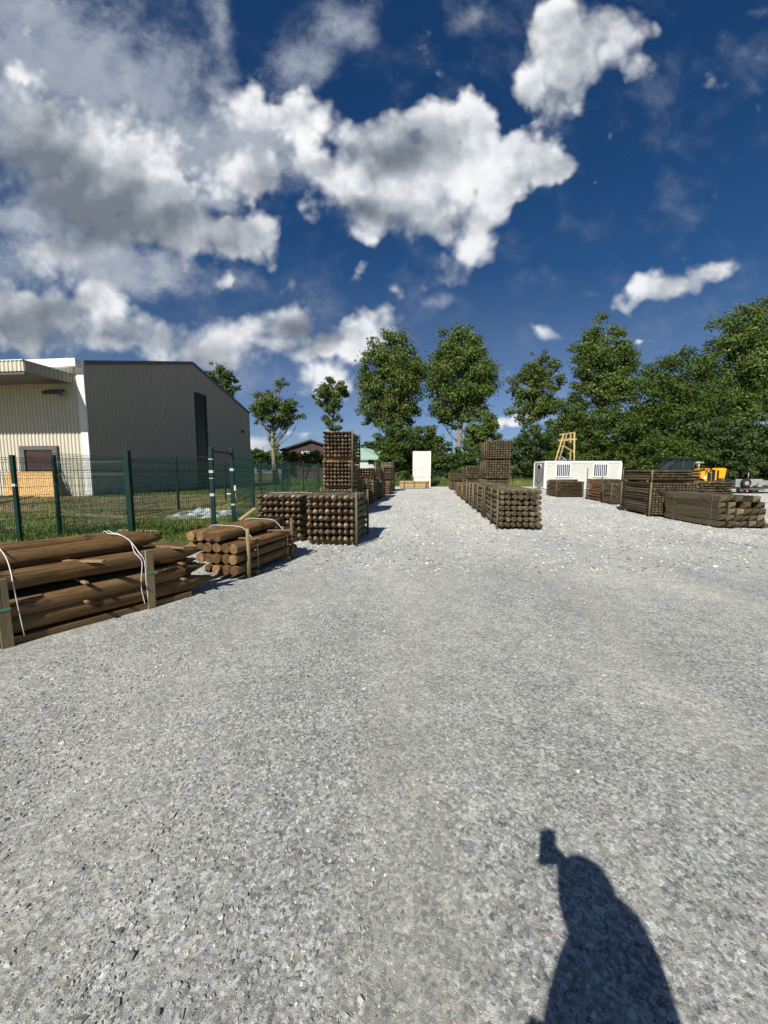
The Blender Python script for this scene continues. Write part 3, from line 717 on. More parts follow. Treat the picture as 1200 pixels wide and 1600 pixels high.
bundle('upper bundle of thin dark rails resting on the wide lower rail bundle', (c.x + .02, c.y + .03), 10, 2.7, 15, 4, .080, .092, 1.5, z0=1.235, kind='rail', name='rail_bundle', tip='point', side='rail', end='railtip', group=G_B,
       stakes=(.03, .9), stake_x=(0,), stake_top=.03, seed=52, batten=False, n=8)
p = atY(1082, 800, 14.1)
bundle('dark rail bundle with uneven ends in front of the yellow telehandler', (p.x + .12, 14.1), 8, 2.6, 12, 13, .088, .09, 1.22, kind='rail', name='rail_bundle', tip='point', side='rail', end='railtip', group=G_B, seed=53, batten=False, n=8, jit=.014)
p = atY(957, 800, 18.9)
bundle('small rail bundle with pale stake left of the wide rail stack', (p.x, 18.9), 8, 1.4, 12, 11, .080, .088, 1.15, kind='rail', name='rail_bundle', tip='flat', side='post', end='dkend', group=G_B, stakes=(.1, .8), stake_x=(0,), stake_top=0, seed=54, batten=False, n=8)
p = atY(940, 800, 20.7)
bundle('rail bundle with tall thin stakes below the right cabin window', (p.x, 20.7), 8, 2.3, 12, 12, .085, .096, 1.25, kind='rail', name='rail_bundle', tip='flat', side='redpost', end='dkend', group=G_B, stakes=(.03, .95), stake_x=(0,), stake_top=.6, stake_mat='poststake', seed=55, batten=False, n=8)
p = gnd(871, 777)
bundle('leftmost dark rail bundle standing before the cabin, loose poles on top', (p.x, p.y), 5, 2.2, 18, 11, .080, .086, 1.66, kind='rail', name='rail_bundle', tip='point', side='rail', end='railtip', group=G_B, stakes=(.05, .9), stake_x=(0,), stake_top=0, seed=56, batten=False, n=8)
for k, (x0, x1, yy, lab) in enumerate(((.1, 1.5, .5, 'loose pole lying across the leftmost rail bundle, nearer one'), (-.1, 1.9, 1.2, 'loose pole lying across the leftmost rail bundle, farther one'))):
    m = MB().tube([(x0, yy, 0), ((x0 + x1) / 2, yy + .05, .01), (x1, yy + .1, 0)], .05, 8)
    o = m.build('loose_pole', M['rail']); o.location = (p.x, p.y, 1.075); tag(o, lab, 'pole', 'loose poles on the leftmost rail bundle')

# --- two foreground log bundles
def log_at(root, mesh, x, y, z, roll=0.0, flip=False, dz=0.0):
    o = link('log', mesh, root); o.location = (x, y, z)
    o.rotation_euler = (dz, roll, math.pi if flip else 0)
    return o
def ribbon(pts, rad=.009):
    return MB().tube(pts, rad, 6)
def spline(pts, k=6):
    out = []; P_ = [Vector(p) for p in pts]
    for i in range(len(P_) - 1):
        a, b, c_, d = P_[max(i - 1, 0)], P_[i], P_[i + 1], P_[min(i + 2, len(P_) - 1)]
        for j in range(k):
            t = j / k
            out.append(.5 * ((2 * b) + (c_ - a) * t + (2 * a - 5 * b + 4 * c_ - d) * t * t + (3 * b - a - 3 * c_ + d) * t ** 3))
    out.append(P_[-1]); return out
def build_logs():
    rd = random.Random(5)
    s1, s2 = gnd(12, 1012), gnd(238, 950)
    ang = math.atan2(s2.x - s1.x, s2.y - s1.y); D = (s2 - s1).length
    root = thing('log_bundle', 'long pointed brown logs strapped between board stakes, nearest bundle at lower left', 'log bundle', s1, -ang, 'log bundles along the fence')
    lm = [post_mesh(3.0, .097, 'taper', [M['log'], M['logend']], 60 + k, 20, tl=.42) for k in range(4)]
    tipy = D + .80
    for j in range(3):
        for i in range(4):
            log_at(root, lm[rd.randrange(4)], -.125 - .2 * i + rd.gauss(0, .004), tipy + rd.uniform(-.06, .06) - (.05 if j == 2 else 0), .165 + .20 * j, rd.uniform(0, 6.28), True, rd.gauss(0, .004))
    for i in range(3):
        log_at(root, lm[(i + 1) % 4], -.36 - .2 * i, tipy - .42 + rd.uniform(-.05, .05), .765, rd.uniform(0, 6.28), True)
    MB().box((-.08, .6, .035), (.12, 2.3, .06)).build('base_board', M['log'], root, .004)
    MB().box((-.68, .6, .035), (.12, 2.3, .06)).build('base_board', M['log'], root, .004)
    for y, ks in ((.62, (0, 1)), (1.62, (0, 1))):
        for j in ks:
            MB().box((-.36, y + rd.gauss(0, .02), .265 + .2 * j), (.84, .035, .022)).build('batten', M['batten'], root, .002)
    MB().box((-.10, .66, .668), (.42, .06, .022), Matrix.Rotation(R(35), 3, 'Z')).build('batten', M['batten'], root, .002)
    MB().box((-.12, D + .32, .668), (.42, .06, .022), Matrix.Rotation(R(20), 3, 'Z')).build('batten', M['batten'], root, .002)
    for y, h in ((0, .64), (D, .70)):
        MB().box((.0, y, h / 2), (.028, .085, h), Matrix.Rotation(rd.gauss(0, .02), 3, 'X')).build('stake_board', M['stake'], root, .003)
        z = .36 if y == 0 else .43
        MB().box((0, y, z), (.034, .092, .022)).build('band', M['greenstrap'], root)
    for dy in (-.04, .0):
        pts = [(-.98, D - .06 + dy, .5), (-.80, D - .12 + dy, .85), (-.50, D - .16 + dy, .872), (-.36, D - .15, .868 + dy * .1), (-.22, D - .10, .80), (-.09, D - .07 + dy, .675), (-.005, D - .05 + dy * .7, .57), (.004, D - .05 + dy * 1.4, .3), (-.002, D - .035 + dy, .07)]
        ribbon(spline(pts, 5), .0047).build('strap', M['strap'], root)
    pts = [(-.98, .10, .5), (-.80, .10, .85), (-.50, .08, .872), (-.36, .08, .868), (-.2, .09, .79), (-.09, .09, .67), (-.005, .08, .57), (.004, .10, .3), (-.002, .12, .07)]
    ribbon(spline(pts, 5), .0047).build('strap', M['strap'], root)
    # second bundle
    s1, s2 = gnd(390, 903), gnd(457, 873)
    ang = math.atan2(s2.x - s1.x, s2.y - s1.y); D = (s2 - s1).length
    root = thing('log_bundle', 'shorter brown logs with round sawn ends showing, behind the nearest pointed log bundle', 'log bundle', s1, -ang, 'log bundles along the fence')
    lm = [post_mesh(1.85, .072, 'flat', [M['log'], M['logend']], 80 + k, 18) for k in range(5)]
    for j, (n, x0) in enumerate(((4, -.12), (5, -.12), (6, -.11), (4, -.36))):
        for i in range(n):
            log_at(root, lm[rd.randrange(5)], x0 - .147 * i + rd.gauss(0, .003), -.2 + rd.gauss(0, .012) - (.06 if j == 3 else 0), .155 + .163 * j + (.01 if j == 3 else 0), rd.uniform(0, 6.28), False, 0)
    for y in (.2, 1.2):
        MB().box((-.45, y, .04), (.95, .09, .075)).build('bearer', M['batten'], root)
        for j in (1, 2, 3):
            MB().box((-.42 + (.05 if j == 3 else 0), y + rd.gauss(0, .02), .155 + .163 * j - .082), (.86, .035, .018)).build('batten', M['batten'], root)
    for y in (.22, 1.05):
        MB().box((-.12, y, .575), (.34, .05, .02), Matrix.Rotation(R(18), 3, 'Z')).build('batten', M['batten'], root)
    for y in (0, D):
        MB().tube([(-.012, y, 0), (-.006, y + .01, .38), (.0, y - .01, .76)], [.03, .029, .026], 10).build('stake', M['stake'], root)
    for y in (.28, D - .12):
        pts = [(-.98, y, .45), (-.90, y, .72), (-.6, y, .745), (-.36, y, .74), (-.26, y + .01, .70), (-.11, y - .02, .575), (-.04, y, .50), (-.036, y + .02, .25), (-.04, y + .01, .08)]
        ribbon(spline(pts, 5), .0045).build('strap', M['strap'], root)
build_logs()

# ------------------------------------------------------------------ buildings
def corrugated(p0, p1, z0, topf, period=.2, depth=.035, out=None):
    """trapezoidal sheet wall from p0 to p1 (xy), outward normal out"""
    p0, p1 = Vector(p0), Vector(p1); L = (p1 - p0).length; d = (p1 - p0) / L
    prof = [(0, 0), (.42, 0), (.54, 1), (.88, 1)]
    ss = []
    k = 0
    while k * period < L:
        for f, h in prof:
            s = (k + f) * period
            if s < L: ss.append((s, h * depth))
        k += 1
    ss.append((L, 0)); V = []; Fs = []
    for s, h in ss:
        q = p0 + d * s + out * h
        V += [(q.x, q.y, z0), (q.x, q.y, topf(s))]
    for i in range(len(ss) - 1): Fs.append((2 * i, 2 * i + 2, 2 * i + 3, 2 * i + 1))
    return MB().add(V, Fs)
def build_hall():
    A = gnd(145, 775); B = gnd(393, 757.3); A.z = B.z = 0
    g = (B - A).normalized(); nrm = Vector((g.y, -g.x, 0)); back = -nrm          # nrm: gable outward (right); back: into the hall
    LG = (B - A).length
    def topz(px, py, P_): return atY(px, py, P_.y).z
    eA = topz(133, 566, A); eB = topz(390, 645, B)
    # ridge position along the gable, seen at px 303
    best = min((abs((lambda q: 600 + q.x / (q.y * CP - (-(EYE - 9) * SP) * 1.0) * F)(A + g * s) - 303), s) for s in np.linspace(0, LG, 200))
    sR = best[1]; zR = topz(303, 567, A + g * sR)
    def ztop(s): return eA + (zR - eA) * s / sR if s < sR else zR + (eB - zR) * (s - sR) / (LG - sR)
    H = thing('warehouse', 'large grey and cream corrugated metal hall behind the green fence', 'building', (0, 0, 0))
    corrugated(A, B, .0, ztop, .30, .06, nrm).build('gable_wall', M['greyclad'], H)
    WL = 34.0; C = A + back * WL; fn = -g                                       # left wall, facing the viewer
    corrugated(A, C, .0, lambda s: eA, .27, .06, fn).build('front_wall', M['cream'], H)
    E = B + back * WL
    MB().add([(B.x, B.y, 0), (E.x, E.y, 0), (E.x, E.y, eB), (B.x, B.y, eB)], [(0, 1, 2, 3)]).add([(C.x, C.y, 0), (E.x, E.y, 0), (E.x, E.y, eB), (C.x, C.y, eA)], [(0, 1, 2, 3)]).build('rear_wall', M['greyclad'], H)
    def slab(P0, P1, z0_, z1_, t=.12):
        q = [Vector((P0.x, P0.y, z0_)), Vector((P1.x, P1.y, z1_)), Vector((P1.x, P1.y, z1_)) + back * WL, Vector((P0.x, P0.y, z0_)) + back * WL]
        return MB().prism(q, (0, 0, t))
    Rg = A + g * sR; ov = nrm * .06
    slab(A + ov, Rg + ov, eA + .01, zR + .01).build('roof', M['roofgrey'], H)
    slab(Rg + ov, B + ov + g * .1, zR + .012, eB - .02).build('roof', M['roofgrey'], H)
    tr = MB()
    for P0, P1, z0_, z1_ in ((A, Rg, eA, zR), (Rg, B, zR, eB)):
        a_ = Vector((P0.x, P0.y, z0_ - .02)) + nrm * .09; b_ = Vector((P1.x, P1.y, z1_ - .02)) + nrm * .09
        tr.beam(a_, b_, .06, .26)
    tr.build('verge_trim', M['greyframe'], H)
    # white corner trim and box gutter
    MB().box(A + fn * .05 + Vector((0, 0, eA / 2)) - nrm * .16, (.5, .1, eA - .1), Matrix.Rotation(math.atan2(-nrm.x * 0 - fn.x, -fn.y) * -1, 3, 'Z')).build('corner_trim', M['white'], H)
    rz = Matrix.Rotation(math.atan2(nrm.y, nrm.x), 3, 'Z')
    MB().box(A + back * 16.5 + fn * .3 + Vector((0, 0, eA - .13)), (33, .5, .5), rz).build('gutter', M['white'], H)
    # canopy
    zc0, zc1 = topz(57, 579, A + fn * 3.2), topz(57, 562.5, A + fn * 3.2); off = .75
    P0 = A + back * off; cl = 30
    fr = MB()
    ctr = P0 + back * cl / 2
    corrugated(P0 + fn * 3.2, P0 + fn * 3.2 + back * cl, zc0, lambda s: zc1, .27, .05, fn).build('canopy_fascia', M['cream'], H)
    corrugated(P0, P0 + fn * 3.2, zc0, lambda s: zc1, .27, .05, nrm).build('canopy_fascia', M['greyclad'], H)
    MB().box(ctr + fn * 1.62 + Vector((0, 0, (zc0 + zc1) / 2 - .02)), (cl - .02, 3.14, zc1 - zc0 - .08), rz).build('canopy_deck', M['soffit'], H)
    MB().box(ctr + fn * 1.6 + Vector((0, 0, zc1 + .03)), (cl + .1, 3.34, .05), rz).build('canopy_capping', M['white'], H)
    MB().box(ctr + fn * 3.1 + Vector((0, 0, zc0 - .09)), (cl, .14, .16), rz).build('canopy_beam', M['greyframe'], H)
    # floodlight on the front wall under the canopy
    def on_front(px, py, d=0.0):
        r_ = ray(px, py); o_ = Vector((0, 0, EYE)); P_ = A + fn * d
        t = (P_ - o_).dot(fn) / r_.dot(fn); return o_ + r_ * t
    q0, q1 = on_front(88, 613, .5), on_front(98, 618, .06)
    m = MB().beam(q1, q0, .06, .06); m.box(q0 + fn * .2, (1.05, .62, .2), rz @ Matrix.Rotation(R(22), 3, 'X')); m.build('floodlight', M['steel'], H, .01)
    # shutter door and frame in front wall
    a_, b_ = on_front(32, 697, .1), on_front(90, 697, .1); top = a_.z; bt = .0
    cx = (a_ + b_) / 2; wd = (b_ - a_).length
    D_ = MB().box(Vector((cx.x, cx.y, (top - .35) / 2)) - fn * .02, (wd - .7, .06, top - .35), rz)
    for k in range(9):
        D_.box(Vector((cx.x, cx.y, .2 + k * (top - .6) / 9)) + fn * .016, (wd - .72, .03, .06), rz)
    dr = D_.build('door', M['shutter'], H)
    fm = MB()
    for s in (-1, 1): fm.box(Vector((cx.x, cx.y, top / 2)) + nrm * s * (wd / 2 - .17) + fn * .01, (.34, .2, top), rz)
    fm.box(Vector((cx.x, cx.y, top - .13)) + fn * .015, (wd - .68, .2, .26), rz); fm.build('door_frame', M['greyframe'], dr)
    # tall window and door strip in gable
    def on_gable(px, py, d=0.0):
        r_ = ray(px, py); o_ = Vector((0, 0, EYE)); P_ = A + nrm * d
        t = (P_ - o_).dot(nrm) / r_.dot(nrm); return o_ + r_ * t
    rg = Matrix.Rotation(math.atan2(g.y, g.x), 3, 'Z')
    a_, b_ = on_gable(303.5, 612, .05), on_gable(320.5, 612, .05); zt = a_.z; z1 = on_gable(306, 712, .05).z
    mid = (a_ + b_) / 2; wd = (b_ - a_).length
    win = MB()
    for s in (-1, 1): win.box(Vector((mid.x, mid.y, (zt + z1) / 2)) + g * s * (wd / 2 - .08), (.16, .16, zt - z1), rg)
    for z in (zt - .08, z1 + .08, z1 + (zt - z1) * .12): win.box(Vector((mid.x, mid.y, z)) + nrm * .004, (wd - .3, .15, .16), rg)
    wn = win.build('window', M['darkframe'], H)
    MB().box(Vector((mid.x, mid.y, (zt + z1) / 2)) - nrm * .0, (wd - .3, .04, zt - z1 - .2), rg).build('pane', M['glass'], wn)
    dd = MB().box(Vector((mid.x, mid.y, (z1 - .1) / 2)), (wd - .1, .12, z1 - .14), rg).build('door', M['darkframe'], H)
    MB().box(Vector((mid.x, mid.y, 1.05)) + nrm * .09 + g * (wd * .32), (.16, .05, .04), rg).build('handle', M['alu'], dd)
    q = on_gable(377, 674, .02)
    MB().box(q + nrm * .1, (.16, .22, .14), rg).box(q + nrm * .26 - Vector((0, 0, .03)), (.45, .14, .26), rg).build('wall_lamp', M['black'], H, .01)
    MB().box((A + B) / 2 + nrm * .05 + Vector((0, 0, .1)), (LG - .1, .04, .22), rg).build('plinth', M['greyframe'], H)
    # osb board and prop leaning on the front wall
    base = A + back * 0
    q0, q1 = on_front(6, 770, 1.2), on_front(88, 770, 1.2); q0.z = q1.z = .02
    t0, t1 = on_front(10, 737, .32), on_front(86, 737, .32)
    bd = MB().prism([q0, q1, t1, t0], (fn * .03)).build('osb_board', M['osb'])
    tag(bd, 'orange chipboard sheet leaning against the hall wall below the shutter door', 'board')
    qa, qb, qc = on_front(84, 775, 1.3), on_front(99, 775, .5), on_front(90, 726, .15)
    qa.z = qb.z = .01
    o = MB().prism([qa, qb, qc], nrm * .06).build('wooden_prop', M['darkframe']); tag(o, 'dark triangular prop beside the orange chipboard sheet', 'prop')
    return on_front
on_front = build_hall()
def far_building():
    Y = 74; H = thing('brick_hall', 'low brown gabled hall with white lettering on a dark sign, beyond the fence', 'building')
    l, r_, t = atY(441, 704, Y), atY(530, 704, Y), atY(486, 689.5, Y)
    x0, x1, ze, zr, xm = l.x, r_.x, l.z, t.z, t.x
    prof = [(x0, Y, 0), (x1, Y, 0), (x1, Y, ze), (xm, Y, zr), (x0, Y, ze)]
    MB().prism(prof, (0, 25, 0)).build('wall', M['brick'], H)
    for a, b, za, zb in ((x0 - .4, xm, ze - .15, zr), (xm, x1 + .4, zr, ze - .15)):
        MB().prism([(a, Y - .5, za + .06), (b, Y - .5, zb + .06), (b, Y - .5, zb + .36), (a, Y - .5, za + .36)], (0, 26, 0)).build('roof', M['steel'], H)
    s = atY(477.5, 706.6, Y); sg = MB().box((s.x, Y - .06, s.z), (1.75, .1, .75)).build('sign', M['navy'], H)
    cu = bpy.data.curves.new('lettering', 'FONT'); cu.body = 'epic'; cu.size = .98; cu.align_x = 'CENTER'; cu.align_y = 'CENTER'; cu.extrude = .02; cu.offset = .02
    tmp = bpy.data.objects.new('tmp', cu); COL.objects.link(tmp); bpy.context.view_layer.update()
    me = bpy.data.meshes.new_from_object(tmp.evaluated_get(bpy.context.evaluated_depsgraph_get())); bpy.data.objects.remove(tmp)
    me.materials.clear(); me.materials.append(M['white'])
    o = link('lettering', me, sg); o.location = (s.x, Y - .14, s.z); o.rotation_euler = (R(90), 0, 0)
    Y = 66; H = thing('green_roofed_building', 'pale building with a mint green roof half hidden by bushes', 'building')
    a, b = atY(548, 695, Y), atY(596, 708, Y); c_, d_ = atY(548, 718, Y - 8), atY(596, 718.5, Y - 8)
    MB().prism([(a.x, Y, a.z), (b.x, Y, b.z), (d_.x, Y - 8, d_.z), (c_.x, Y - 8, c_.z)], (0, 0, .2)).build('roof', M['mint'], H)
    cx = (c_.x + d_.x) / 2; MB().box((cx, Y - 3.6, c_.z / 2 - .05), (d_.x - c_.x - .5, 8, c_.z - .12)).build('wall', M['pale'], H)
    ww = atY(580, 721, Y - 7.7); wn = MB().box((ww.x, Y - 7.62, ww.z), (.9, .06, .8)).build('window', M['glass'], H)
far_building()

# ------------------------------------------------------------------ fences
def fence_panel(p, q, h=1.95, sp=.05, wr=.0032, base=.05):
    p, q = Vector((p[0], p[1], 0)), Vector((q[0], q[1], 0)); d = q - p; L = d.length; d /= L; nn = Vector((-d.y, d.x, 0))
    prof = [(base, 0), (h - .42, 0), (h - .36, .045), (h - .30, 0), (h - .12, 0), (h - .06, .045), (h, 0)]
    if sp < .08: prof = [(base, 0), (.5, 0), (.555, .04), (.61, 0)] + prof[1:]
    V = []; Fs = []
    n = int(L / sp)
    for i in range(n + 1):
        s = p + d * (i * L / max(n, 1)); o = len(V)
        for z, f in prof:
            c_ = s + nn * f
            for a, b in ((wr, 0), (-wr * .5, wr * .87), (-wr * .5, -wr * .87)): V.append((c_.x + d.x * a + nn.x * b, c_.y + d.y * a + nn.y * b, z))
        for k in range(len(prof) - 1):
            for e in range(3):
                e2 = (e + 1) % 3; Fs.append((o + k * 3 + e, o + k * 3 + e2, o + k * 3 + 3 + e2, o + k * 3 + 3 + e))
    m = MB().add(V, Fs)
    for z in [base + .02] + list(np.arange(.25, h - .4, .2)) + [h - .42, h - .36, h - .30, h - .12, h - .06, h - .012]:
        f = .045 if abs(z - (h - .36)) < .01 or abs(z - (h - .06)) < .01 else 0
        m.beam(p + nn * (f + .006) + Vector((0, 0, z)), q + nn * (f + .006) + Vector((0, 0, z)), wr * 1.8, wr * 1.8)
    return m
def fence_post(x, y, h, w_=.06, mi='green', cap=True):
    m = MB().box((x, y, h / 2), (w_, w_, h)); m.box((x, y, h + .006), (w_ + .008, w_ + .008, .012))
    return m
def fence(label, pts, h=1.95, posts=None, sp=.05, wr=.0032, pw=.06, skip=()):
    F_ = thing('mesh_fence', label, 'fence', (pts[0][0], pts[0][1], 0), 0, 'green welded mesh fences')
    off = Vector((pts[0][0], pts[0][1], 0)); F_.location = (0, 0, 0)
    for i in range(len(pts) - 1):
        if i in skip: continue
        a, b = Vector(pts[i]), Vector(pts[i + 1]); L = (b - a).length
        fence_panel(a, b, h, sp, wr).build('panel', M['green'], F_)
    for i, p in enumerate(pts):
        hh = (posts[i] if posts else h + .08)
        if hh: fence_post(p[0], p[1], hh, pw if not isinstance(pw, (list, tuple)) else pw[i]).build('post', M['green'], F_)
    return F_
gp = lambda px, py: tuple(gnd(px, py))[:2]
P1, P2, P3 = gp(32, 846), gp(94, 834), gp(207, 841.5)
G1, G2 = (-4.62, 10.35), (-4.62, 11.75)
P0 = (P1[0] - 2.5, P1[1] - .12); Pm = (P0[0] - 2.5, P0[1] - .1)
fence('green mesh fence run nearest the viewer, from the left edge to the gate posts', [Pm, P0, P1, P2, P3, (G1[0] - .08, G1[1] - .05)], 1.95, [2.0, 2.0, 1.98, 2.02, 2.1, 0], pw=[.07, .07, .075, .07, .115, .06], wr=.0046)
_f = [o for o in COL.objects if o.name.startswith('mesh_fence')][0]
MB().box((P1[0], P1[1], 1.31), (.082, .082, .06)).build('tape', M['tape'], _f)
def gate_post(p, h, label):
    G = thing('gate_post', label, 'gate post', (p[0], p[1], 0), 0, 'gate posts with white tape')
    MB().box((0, 0, h / 2), (.10, .10, h)).box((0, 0, h + .008), (.11, .11, .016)).build('post', M['green'], G, .004)
    return G
def build_gate():
    h1, h2 = 2.24, 2.30
    a = gate_post(G1, h1, 'nearer of two dark green gate posts, wrapped with white tape')
    b = gate_post(G2, h2, 'farther of two dark green gate posts, with white latch and chain')
    for z, t in ((1.62, .07), (1.0, .075), (1.44, .02), (1.95, .025)):
        MB().box((0, 0, z), (.106, .106, t)).build('tape', M['tape'], a)
    for z, t in ((1.68, .08), (.62, .05)):
        MB().box((0, 0, z), (.106, .106, t)).build('tape', M['tape'], b)
    m = MB().box((.07, 0, 1.12), (.05, .08, .16)); m.tube([(.06, 0, .98), (.07, .01, .85), (.06, 0, .72)], .012, 6); m.box((-.1, -.02, .95), (.16, .03, .03)); m.build('latch', M['strap'], b)
    o = MB().box(((G1[0] + G2[0]) / 2, (G1[1] + G2[1]) / 2, 2.16), (.05, G2[1] - G1[1] - .1, .05)).build('gate_crossbar', M['green'])
    tag(o, 'dark bar joining the tops of the two gate posts', 'crossbar')
build_gate()
fl = [(G2[0] - .12, G2[1] + .1), (atY(397, 800, 16.6).x, 16.6), (atY(443, 800, 20.6).x, 20.6), (atY(475, 800, 25).x, 25), (atY(499, 800, 30).x, 30), (-4.0, 38)]
fence('green mesh fence running back along the grass from the gate posts', fl, 2.2, [0, 2.32, 2.32, 2.32, 2.32, 2.3], sp=.05, wr=.0030, pw=.085)
bl = [P2, (P2[0] - .25, 13.4), (gp(279, 795)[0], gp(279, 795)[1]), (gp(353, 782)[0], gp(353, 782)[1]), (-8.6, 27), (-8.2, 32.5)]
fence('green mesh fence on the grass close to the hall gable', bl, 2.1, [0, 0, 2.26, 2.2, 2.2, 2.2], sp=.05, wr=.0042, pw=.075)
cl = [(-13.5, 34)] + [(-13.5 + 2.55 * k, 34 + .05 * k) for k in range(1, 5)]
fence('distant green mesh fence closing off the grass behind the triple stack', cl, 2.3, None, sp=.07, wr=.007, pw=.09)
dl = [(1 + 2.9 * k, 46.6 - .05 * k) for k in range(6)]
fence('far green mesh fence in tall grass in front of the trees', dl, 1.8, None, sp=.1, wr=.006, pw=.07)

# ------------------------------------------------------------------ small things by the fence
def clutter():
    # crumpled plastic sheet on the grass
    n = 40; V = []; Fs = []; rd = random.Random(9)
    p0, p1, p2, p3 = gnd(258, 811), gnd(352, 811), gnd(372, 798), gnd(290, 798)
    for j in range(n // 2 + 1):
        for i in range(n + 1):
            u, v = i / n, j / (n // 2); q = (p0 * (1 - u) + p1 * u) * (1 - v) + (p3 * (1 - u) + p2 * u) * v
            e = min(u, 1 - u, v, 1 - v); nz = mnoise.turbulence(q * 1.7, 4, False)
            q = q + Vector((mnoise.noise(q * 1.1) * .25, mnoise.noise(q * 1.3 + Vector((5, 5, 0))) * .3, 0))
            V.append((q.x, q.y, .015 + nz * .22 * min(1, e * 8 + .1)))
    for j in range(n // 2):
        for i in range(n): a = j * (n + 1) + i; Fs.append((a, a + 1, a + n + 2, a + n + 1))
    o = MB().add(V, Fs).build('plastic_sheet', M['sheet']); o.modifiers.new('solid', 'SOLIDIFY').thickness = .004
    tag(o, 'crumpled grey plastic sheet lying on the grass behind the gate', 'plastic sheet')
    # leaning wire mesh sheet
    q0, q1 = gnd(195, 809), gnd(252, 800); m = MB(); lean = Vector((-.55, .35, .95))
    for k in range(15): f = k / 14; m.tube([q0.lerp(q1, f), q0.lerp(q1, f) + lean], .006, 4)
    for k in range(9): f = k / 8; m.tube([q0 + lean * f, q1 + lean * f], .006, 4)
    o = m.build('wire_mesh_sheet', M['steel']); tag(o, 'dark steel mesh sheet leaning over the grass behind the fence', 'mesh sheet')
    def plank(a, b, w_, t, mat, label, z=.0, name='plank', grp=None):
        a, b = Vector(a), Vector(b); a.z += z + t / 2; b.z += z + t / 2
        o = MB().beam(a, b, w_, t).build(name, M[mat], None, .003); tag(o, label, 'plank', grp); return o
    plank(gnd(-30, 815), gnd(116, 805), .10, .03, 'newwood', 'long pale batten lying on the grass behind the left fence posts')
    plank(gnd(186, 829.5), gnd(247, 831), .10, .04, 'newwood', 'short pale board on the grass behind the thick fence post')
    plank(gnd(-20, 790), gnd(82, 770), .2, .05, 'rail', 'dark plank on the ground in front of the chipboard sheet, longer one')
    plank(gnd(-10, 780), gnd(48, 772), .2, .05, 'rail', 'dark plank beside the hall wall, shorter and partly under the longer one', .05)
    plank(gnd(70, 776), gnd(126, 773.5), .25, .04, 'rail', 'thin dark board at the foot of the hall corner')
    q = gnd(224, 842); o = MB().beam((q.x - .18, q.y, .03), (q.x + .0, q.y + .03, .24), .09, .05).build('broken_stake', M['rail']); tag(o, 'dark broken stake end propped beside the thick fence post', 'stake')
    o = MB().beam((q.x + .02, q.y, .03), (q.x + .26, q.y + .1, .10), .14, .04).build('wood_scrap', M['redpost']); tag(o, 'brown wood scrap on the soil right of the thick fence post', 'scrap')
    q = gnd(104, 847); o = MB().beam((q.x - .12, q.y, .02), (q.x + .1, q.y + .05, .06), .05, .025).build('stick', M['stake']); tag(o, 'grey stick on the bare soil below the left fence panel', 'stick')
    a = atY(376, 812, 8.35); o = MB().beam((a.x, 8.3, a.z), tuple(atY(399, 794, 8.6)), .13, .03).build('leaning_board', M['newwood'], None, .003); tag(o, 'pale board leaning between the log bundle and the pointed post block', 'board')
    q = atY(425, 775, 9.7); o = MB().tube([(q.x, 9.7, q.z - .05), (q.x, 9.7, q.z + .03)], .05, 10).build('white_cup', M['strap'], None, .004); o_ = tag(o, 'small white cup standing on the left block of pointed posts', 'cup')
    # end-of-yard white block stack with a timber bundle in front
    Y = 42; l, r_ = atY(645.5, 752, Y), atY(673, 752, Y); z0, z1, z2, z3 = 0, atY(0, 745.5, Y).z, atY(0, 731.5, Y).z, atY(0, 705, Y).z
    Wt = thing('white_block_stack', 'tall white block stack standing at the far end of the gravel', 'block stack', ((l.x + r_.x) / 2, Y, 0)); wd = r_.x - l.x
    MB().box((.05, .6, (z1 - .02) / 2), (wd - .12, 1.1, z1 - .02)).build('block', M['block'], Wt, .015)
    MB().box((-wd / 4 - .006, .6, (z1 + z2) / 2), (wd / 2 - .03, 1.2, z2 - z1 - .03)).build('block', M['block'], Wt, .015)
    MB().box((wd / 4 + .006, .6, (z1 + z2) / 2), (wd / 2 - .03, 1.2, z2 - z1 - .03)).build('block', M['block'], Wt, .015)
    zz = [z2, z2 + (z3 - z2) * .52, z3]
    for a, b in zip(zz[:-1], zz[1:]): MB().box((0, .6, (a + b) / 2), (wd, 1.2, b - a - .012)).build('block', M['block'], Wt, .015)
    MB().box((0, .7, (z1 + z3) / 2), (wd - .15, .9, z3 - z1 - .1)).build('core', M['seam'], Wt)
    p = atY(625, 760, 38)
    m_ = thing('timber_bundle', 'low pale timber bundle lying across in front of the white block stack', 'timber bundle', (p.x, 38, 0), 0)
    vs = [post_mesh(2.9, .07, 'flat', [M['newwood'], M['end']], 300 + k, 8) for k in range(3)]
    for j in range(5):
        for i in range(5):
            o = link('post', vs[(i + j) % 3], m_); o.location = (0 + random.gauss(0, .02) + (.0 if j < 4 else .0), .1 + .15 * i, .12 + .14 * j); o.rotation_euler = (0, random.uniform(0, 6), -R(90))
    for x in (.4, 1.4, 2.6): MB().tube([(x, -.02, 0), (x, -.02, .9 if x < 1 else .72)], .035, 6).build('stake', M['stake'], m_)
clutter()

